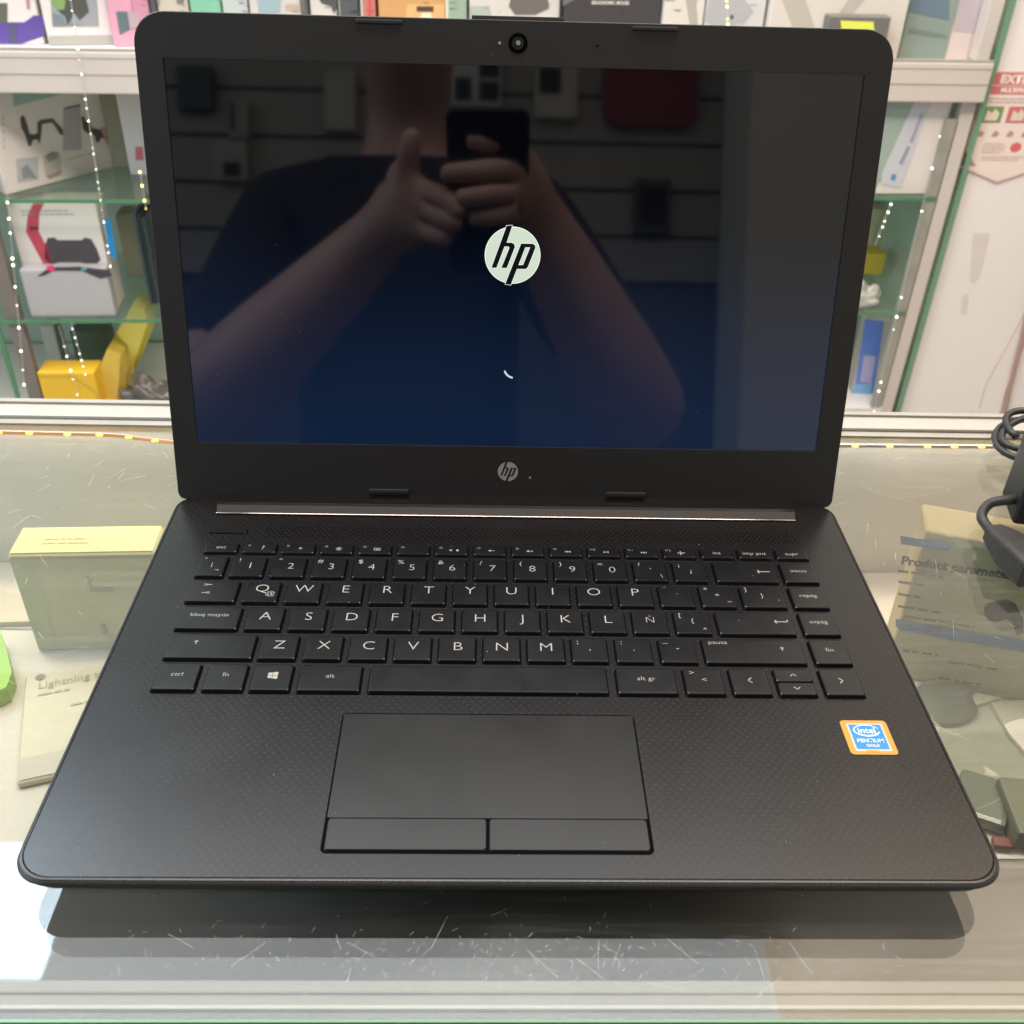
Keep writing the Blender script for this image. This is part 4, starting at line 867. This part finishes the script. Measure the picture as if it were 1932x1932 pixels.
# bezel: frame with a real opening
def lid_frame(z0, z1, hole, mat, name):
    out = rr(-.1671, .1671, -.0309, .1929, .0134, 9, .004); n = len(out); bm = bmesh.new()
    # outer and inner loops with matching counts
    inn = rr(hole[0], hole[1], hole[2], hole[3], .0004, 9, .0004)
    A = [bm.verts.new(LM @ Vector((x, y, z0))) for x, y in out]; B = [bm.verts.new(LM @ Vector((x, y, z1 - .0006))) for x, y in out]
    C = [bm.verts.new(LM @ Vector((x * .9975, .081 + (y - .081) * .9965, z1))) for x, y in out]
    D = [bm.verts.new(LM @ Vector((x, y, z1 - .0001))) for x, y in inn]; F = [bm.verts.new(LM @ Vector((x, y, z0))) for x, y in inn]
    for P_, Q in ((A, B), (B, C), (C, D), (D, F)):
        for i in range(n): bm.faces.new((P_[i], P_[(i + 1) % n], Q[(i + 1) % n], Q[i]))
    return fin(name, bm, mat, lap)
lid_frame(-.0011, .0008, (-.1552, .1552, -.0006, .1745), m_bezel, 'bezel')
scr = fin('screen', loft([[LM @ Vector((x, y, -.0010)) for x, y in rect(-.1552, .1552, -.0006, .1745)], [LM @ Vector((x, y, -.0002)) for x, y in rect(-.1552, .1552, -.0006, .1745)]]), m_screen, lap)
def logo(parent, cx, cy, r, z, light, dark, names, edge=None, dz=.00003):
    k = lambda x, y: LM @ Vector((cx + (x - 848) / 462 * r, cy - (y - 745) / 462 * r, z))
    circ = lambda rr_, zz, n=56: [LM @ Vector((cx + rr_ * math.cos(2 * math.pi * i / n), cy + rr_ * math.sin(2 * math.pi * i / n), zz)) for i in range(n)]
    if edge:
        poly(names[0] + '_rim', circ(r, z), edge, parent); z += dz
        d = poly(names[0], circ(r * .977, z), light, parent)
    else: d = poly(names[0], circ(r, z), light, parent)
    H = [(740, 272), (835, 262), (745, 540), (830, 540), (868, 558), (885, 605), (757, 950), (665, 950), (792, 625), (780, 603), (712, 603), (585, 950), (500, 950)]
    PS = [[(985, 550), (1078, 550), (828, 1226), (733, 1216)], [(1060, 550), (1175, 550), (1212, 568), (1225, 605), (1130, 610), (1040, 610)],
          [(1225, 605), (1215, 640), (1110, 920), (1085, 955), (1025, 895), (1135, 610)], [(940, 900), (1030, 895), (1085, 955), (1050, 962), (920, 962)]]
    for off, mt, grow in (((dz, edge, 9),) if edge else ()) + ((dz * 2, dark, 0),):
        for j, pl in enumerate([H] + PS):
            cxm = sum(p[0] for p in pl) / len(pl); cym = sum(p[1] for p in pl) / len(pl)
            pts = []
            m_ = len(pl)
            for i, p in enumerate(pl):
                if grow:
                    a = Vector((p[0] - pl[i - 1][0], p[1] - pl[i - 1][1])).normalized(); b = Vector((pl[(i + 1) % m_][0] - p[0], pl[(i + 1) % m_][1] - p[1])).normalized()
                    nn = Vector((a.y + b.y, -a.x - b.x)); nn = nn / max(.6, nn.length) ; sgn_ = grow
                    p = (p[0] + nn.x * sgn_, p[1] + nn.y * sgn_)
                q = k(*p); pts.append(q + LID_N * (off + j * dz * .15))
            c_ = (pts[1] - pts[0]).cross(pts[2] - pts[1])
            poly(names[1], pts[::-1], mt, parent)
    return d
logo(scr, -.0002, .0929, .0131, -.00013, m_logo, m_logo_cut, ('start_logo', 'logo_stroke'), m_logo_edge)
sc = Vector((.0018, .0394)); pts = []
arc = [(sc.x + r * math.cos(a), sc.y + r * math.sin(a)) for r, a in [(.0054, R(198 + i * 8)) for i in range(9)]] + [(sc.x + r * math.cos(a), sc.y + r * math.sin(a)) for r, a in [(.0045, R(262 - i * 8)) for i in range(9)]]
poly('loading_arc', [LM @ Vector((x, y, -.00012)) for x, y in arc], m_spin, scr)
logo(lap, -.0003, -.0135, .0051, .00085, m_silver, m_emblem_dark, ('lid_emblem', 'emblem_stroke'))
# webcam and microphone
def ldisc(name, cx, cy, r, z, mat, parent, n=32, r2=None): return fin(name, loft([[LM @ Vector((cx + q * math.cos(2 * math.pi * i / n), cy + q * math.sin(2 * math.pi * i / n), zz)) for i in range(n)] for q, zz in ((r, z - .0004), (r2 or r, z))]), mat, parent)
wc = ldisc('webcam', .0002, .1836, .0042, .00095, m_gap, lap); ldisc('webcam_lens', .0002, .1836, .0026, .00115, m_lens, wc); ldisc('webcam_glint', .0003, .1838, .0010, .0012, M('lens_centre', (.28, .27, .26), .3), wc)
ldisc('indicator_light', -.0078, .1836, .0006, .00098, M('indicator', (.35, .35, .35), .3), lap); ldisc('microphone_hole', .0352, .1834, .0005, .00098, m_gap, lap)
ldisc('screw_dot', .0110, -.0166, .0006, .00098, M('dot_grey', (.25, .24, .23), .4), lap)
def lbox(name, x0, x1, y0, y1, z0, z1, mat, parent, bev=.0005): return fin(name, box_bm(x0, x1, y0, y1, z0, z1, bev, 2, LM), mat, parent)
for x in (-.0604, .0601):
    lbox('rubber_bumper', x - .0101, x + .0101, -.0258, -.0236, .0006, .0021, m_rubber, lap); lbox('rubber_bumper', x - .0101, x + .0101, .1899, .1917, .0006, .0016, m_rubber, lap)
lbox('lid_notch', -.0202, .0202, .1928, .1944, -.0040, .0002, m_shell, lap, .0003)
lbox('hinge_cover', -.1452, .1452, -.0352, -.0300, -.0055, .0004, m_gap, lap, .0003)

# specks of dust on the lid and keyboard
bm = bmesh.new()
for k in range(46):
    if k < 16: q = LM @ Vector((random.uniform(-.155, .155), random.uniform(-.02, .19), .0012 if k < 4 else .00002)); ax, ay = Vector((1, 0, 0)), LID_U
    else: q = Vector((random.uniform(-.15, .15), random.uniform(.005, .19), zt + .0019)); ax, ay = Vector((1, 0, 0)), Vector((0, 1, 0))
    r_ = random.uniform(.00007, .00022)
    bm.faces.new([bm.verts.new(q + ax * r_ * math.cos(i * 1.047) * random.uniform(.6, 1.2) + ay * r_ * math.sin(i * 1.047)) for i in range(6)])
tag(fin('dust_specks', bm, M('dust', (0.35, 0.34, 0.33), 0.9), lap, recalc=False), kind='stuff')

# ------------------------------------------------------------------ what the dark screen mirrors: photographer, phone and the shop wall behind
m_skin = M('skin', (0.50, 0.30, 0.25), 0.5, var=0.12, scale=25)
m_shirt = M('navy_shirt', (0.010, 0.014, 0.030), 0.85, var=0.15, scale=50)
m_jeans = M('jeans', (0.03, 0.04, 0.06), 0.85); m_hair = M('hair', (0.012, 0.009, 0.007), 0.6)
person = thing('person', 'person in a dark navy shirt holding up a phone, mirrored in the laptop screen', 'person', (-0.12, -0.66, -0.95))
def skin(name, verts, edges, radii, mat, parent, sub=2, root=0):
    me = bpy.data.meshes.new(name); me.from_pydata([tuple(v) for v in verts], edges, [])
    o = link(name, me, mat, parent)
    md = o.modifiers.new('skin', 'SKIN'); md.use_smooth_shade = True; md.branch_smoothing = 0.3
    sv = me.skin_vertices[0].data
    for i, r in enumerate(radii): sv[i].radius = (r, r) if isinstance(r, (int, float)) else r; sv[i].use_root = (i == root)
    ss = o.modifiers.new('sub', 'SUBSURF'); ss.levels = sub; ss.render_levels = sub
    return o
V = []; ED = []; RD = []
def av(p, r, link_to=None):
    V.append(Vector(p)); RD.append(r)
    if link_to is not None: ED.append((link_to, len(V) - 1))
    return len(V) - 1
pel = av((-.12, -.68, -.08), (.14, .10)); wa = av((-.12, -.675, .07), (.135, .10), pel); che = av((-.12, -.665, .22), (.15, .11), wa)
uc = av((-.12, -.655, .33), (.11, .085), che); nk = av((-.12, -.64, .41), .058, uc); nk2 = av((-.118, -.62, .47), .054, nk)
hd1 = av((-.116, -.545, .535), (.070, .085), nk2); hd2 = av((-.114, -.535, .61), (.076, .092), hd1); hd3 = av((-.114, -.545, .68), (.058, .070), hd2)
eL = mir(372, 790, -.47); wLp = mir(700, 462, -.33)
shL = av((-.285, -.64, .325), .062, uc); upL = av(Vector((-.285, -.64, .325)).lerp(eL, .5), .052, shL); elL = av(eL, .066, upL); faL = av(eL.lerp(wLp, .3), .064, elL); fb = av(eL.lerp(wLp, .65), .050, faL); wrL = av(wLp, .035, fb)
eR = mir(1222, 812, -.43); wRp = mir(1006, 400, -.29)
shR = av((.045, -.64, .325), .062, uc); upR = av(Vector((.045, -.64, .325)).lerp(eR, .5), .052, shR); elR = av(eR, .062, upR); faR = av(eR.lerp(wRp, .3), .060, elR); fbR = av(eR.lerp(wRp, .65), .047, faR); wrR = av(wRp, .034, fbR)
# left hand of the picture: index finger up along the phone, the others curled under it
pL = av(mir(768, 392, -.268), .031, wrL)
for ch_ in ([(768, 330, -.245, .013), (772, 280, -.232, .011), (780, 238, -.226, .009)], [(812, 364, -.240, .013), (848, 378, -.222, .011), (872, 412, -.218, .010)],
            [(812, 400, -.242, .013), (846, 414, -.224, .011), (870, 432, -.220, .0095)], [(800, 432, -.252, .012), (828, 446, -.236, .010), (856, 452, -.228, .009)], [(742, 350, -.262, .012), (752, 318, -.262, .010), (775, 300, -.268, .009)]):
    last = pL
    for u, v, y, r in ch_: last = av(mir(u, v, y), r, last)
# right hand of the picture: fingers across the back of the phone
pR = av(mir(992, 335, -.262), .031, wrR)
for ch_ in ([(970, 276, -.232, .013), (922, 268, -.214, .0105), (876, 262, -.212, .009)], [(962, 318, -.226, .013), (900, 324, -.212, .011), (828, 328, -.214, .0092)],
            [(960, 362, -.230, .013), (910, 370, -.216, .011), (856, 376, -.216, .0092)], [(962, 402, -.238, .012), (926, 410, -.226, .010), (880, 412, -.224, .0085)], [(985, 300, -.262, .012), (965, 275, -.268, .010), (940, 268, -.272, .009)]):
    last = pR
    for u, v, y, r in ch_: last = av(mir(u, v, y), r, last)
for s in (-1, 1):
    hp_ = av((-.12 + s * .09, -.68, -.16), .085, pel); kn = av((-.12 + s * .10, -.665, -.52), .058, hp_); an_ = av((-.12 + s * .10, -.69, -.88), .040, kn); av((-.12 + s * .11, -.58, -.92), .030, an_)
skin('body', V, ED, RD, m_skin, person, 2, pel)
S_V = [V[pel] + Vector((0, 0, -.03)), V[wa], V[che], V[uc], V[uc] + Vector((0, .005, .055)), V[shL], V[shL].lerp(V[elL], .45), V[shL].lerp(V[elL], .86), V[shR], V[shR].lerp(V[elR], .4), V[shR].lerp(V[elR], .72)]
skin('shirt', S_V, [(0, 1), (1, 2), (2, 3), (3, 4), (3, 5), (5, 6), (6, 7), (3, 8), (8, 9), (9, 10)], [(.165, .125), (.165, .125), (.180, .135), (.130, .105), .072, .080, .072, .066, .080, .070, .062], m_shirt, person, 2, 1)
J_V = [(-.12, -.68, -.10)] + [(-.12 + s * d, y, z) for s in (-1, 1) for d, y, z in ((.09, -.68, -.2), (.10, -.665, -.52), (.10, -.69, -.87))]
skin('trousers', J_V, [(0, 1), (1, 2), (2, 3), (0, 4), (4, 5), (5, 6)], [(.15, .115), .10, .078, .062, .10, .078, .062], m_jeans, person, 2, 0)
skin('hair', [(-.114, -.575, .59), (-.114, -.570, .67), (-.114, -.540, .725)], [(0, 1), (1, 2)], [(.078, .070), (.084, .090), (.06, .07)], m_hair, person, 2, 0)
def ell(name, c, r, mat, parent):
    bm = bmesh.new(); bmesh.ops.create_icosphere(bm, subdivisions=3, radius=1); bm.transform(Matrix.Translation(c) @ Matrix.Diagonal((*r, 1))); return fin(name, bm, mat, parent, True)
for s in (-1, 1):
    e_ = ell('eye', Vector((-.114 + s * .032, -.450, .602)), (.012, .008, .008), P(225, 220, 214), person); ell('iris', Vector((-.114 + s * .032, -.4435, .599)), (.005, .003, .005), m_hair, e_)
    ell('eyebrow', Vector((-.114 + s * .033, -.446, .624)), (.020, .008, .004), m_hair, person); ell('ear', Vector((-.114 + s * .078, -.535, .590)), (.010, .018, .030), m_skin, person)
ell('nose', Vector((-.114, -.440, .576)), (.014, .020, .024), m_skin, person); ell('mouth', Vector((-.115, -.451, .538)), (.024, .008, .007), P(140, 84, 76), person)
# phone, its back turned to the laptop, just behind the lens position
PF = Matrix.Translation(CAM_LOC) @ CROT.to_4x4()      # x right, y up, z towards the photographer
ph = thing('camera_phone', 'black phone held by the person mirrored in the screen', 'phone', CAM_LOC + CROT @ Vector((0, 0, .01)))
fin('phone_body', loft([[PF @ Vector((x, y, z)) for x, y in rr(-.040, .036, -.135, .024, .009, 6)] for z in (.0050, .0135)]), m_black, ph)
fin('camera_island', loft([[PF @ Vector((x, y, z)) for x, y in rr(-.018, .030, -.030, .018, .007, 6)] for z in (.0036, .0049)]), m_gloss, ph)
for x, y in ((0, 0), (0.016, 0), (0.016, -.018)):
    fin('camera_lens', loft([[PF @ Vector((x + .0065 * math.cos(i * .393), y + .0065 * math.sin(i * .393), z)) for i in range(16)] for z in (.0024, .0035)]), m_lens, ph)
# slat wall and goods behind the photographer
SWY = -1.55
sw = box('slat_wall', -2.2, .62, SWY - .08, SWY - .02, -.95, 1.6, M('slat_back', (.09, .085, .075), .7)); tag(sw, kind='structure')
for k in range(13, 26): box('slat', -2.2, .60, SWY - .021, SWY, -.93 + k * .10, -.93 + k * .10 + .091, M('slat_board', (.30, .275, .235), .6, var=.1, scale=6) if k == 13 else bpy.data.materials['slat_board'], sw)
o = box('rear_pillar', .50, 1.6, SWY + .012, SWY + .25, -.95, 1.6, M('pillar_grey', (.64, .60, .52), .7, var=.06, scale=5)); tag(o, kind='structure')
def rear(name, label, cat, u0, v0, u1, v1, mat, depth=.03, dark=None):
    p, q = mir(u0, v0, SWY + .034), mir(u1, v1, SWY + .034)
    x0, x1 = sorted((p.x, q.x)); z0, z1 = sorted((p.z, q.z)); rt = thing(name, label, cat, ((x0 + x1) / 2, SWY + .02, z0))
    box('pack', x0, x1, SWY + .0015, SWY + depth, z0, z1, mat, rt, .004)
    for (a_, b_, c_, d_) in dark or (): box('dark_print', x0 + (x1 - x0) * a_, x0 + (x1 - x0) * b_, SWY + depth + .0003, SWY + depth + .0012, z0 + (z1 - z0) * c_, z0 + (z1 - z0) * d_, m_black, rt, .0002)
rear('hanging_pack', 'pale tall pack hanging behind the person, left of the neck', 'pack', 610, 130, 670, 245, P(176, 168, 148))
rear('hanging_pack', 'white pack with two dark round prints hanging above the phone', 'pack', 852, 100, 946, 200, P(190, 186, 178), dark=((.08, .40, .1, .55), (.55, .95, .1, .48), (.55, .95, .55, .95)))
rear('hanging_pack', 'white pack with a dark round print next to the red sign', 'pack', 1010, 120, 1090, 222, P(186, 176, 158), dark=((.1, .6, .45, .95),))
rear('hanging_pack', 'narrow grey pack hanging beside the shoulder', 'pack', 690 - 260, 185, 690 - 222, 260, P(150, 146, 132), dark=((.1, .3, .2, .9),))
rear('hanging_pack', 'wide white pack hanging low behind the shoulder', 'pack', 400, 262, 466, 340, P(160, 156, 144), dark=((.3, .8, .1, .45),))
rear('hanging_pack', 'dark patterned pack hanging low beside the raised arm', 'pack', 1200, 335, 1265, 440, P(70, 66, 62), dark=((.15, .85, .15, .85),))
rear('hanging_pack', 'dark green pack high beside the pale tall pack', 'pack', 330, 120, 400, 205, P(60, 66, 60))
p, q = mir(1142, 128, SWY + .03), mir(1316, 238, SWY + .03)
rs = thing('red_sign', 'red rounded sign hanging on the wall behind the person', 'sign', ((p.x + q.x) / 2, SWY + .02, q.z))
rsp = rr(min(p.x, q.x), max(p.x, q.x), min(p.z, q.z), max(p.z, q.z) + .06, .035, 6)
fin('sign_board', loft([[Vector((x, y, z)) for x, z in rsp] for y in (SWY + .012, SWY + .03)]), P(116, 32, 34), rs)
fin('sign_rim', loft([[Vector((.5 * (p.x + q.x) + (x - .5 * (p.x + q.x)) * 1.03, y, .5 * (p.z + q.z) + (z - .5 * (p.z + q.z)) * 1.03)) for x, z in rsp] for y in (SWY + .008, SWY + .0119)]), P(150, 96, 92), rs)
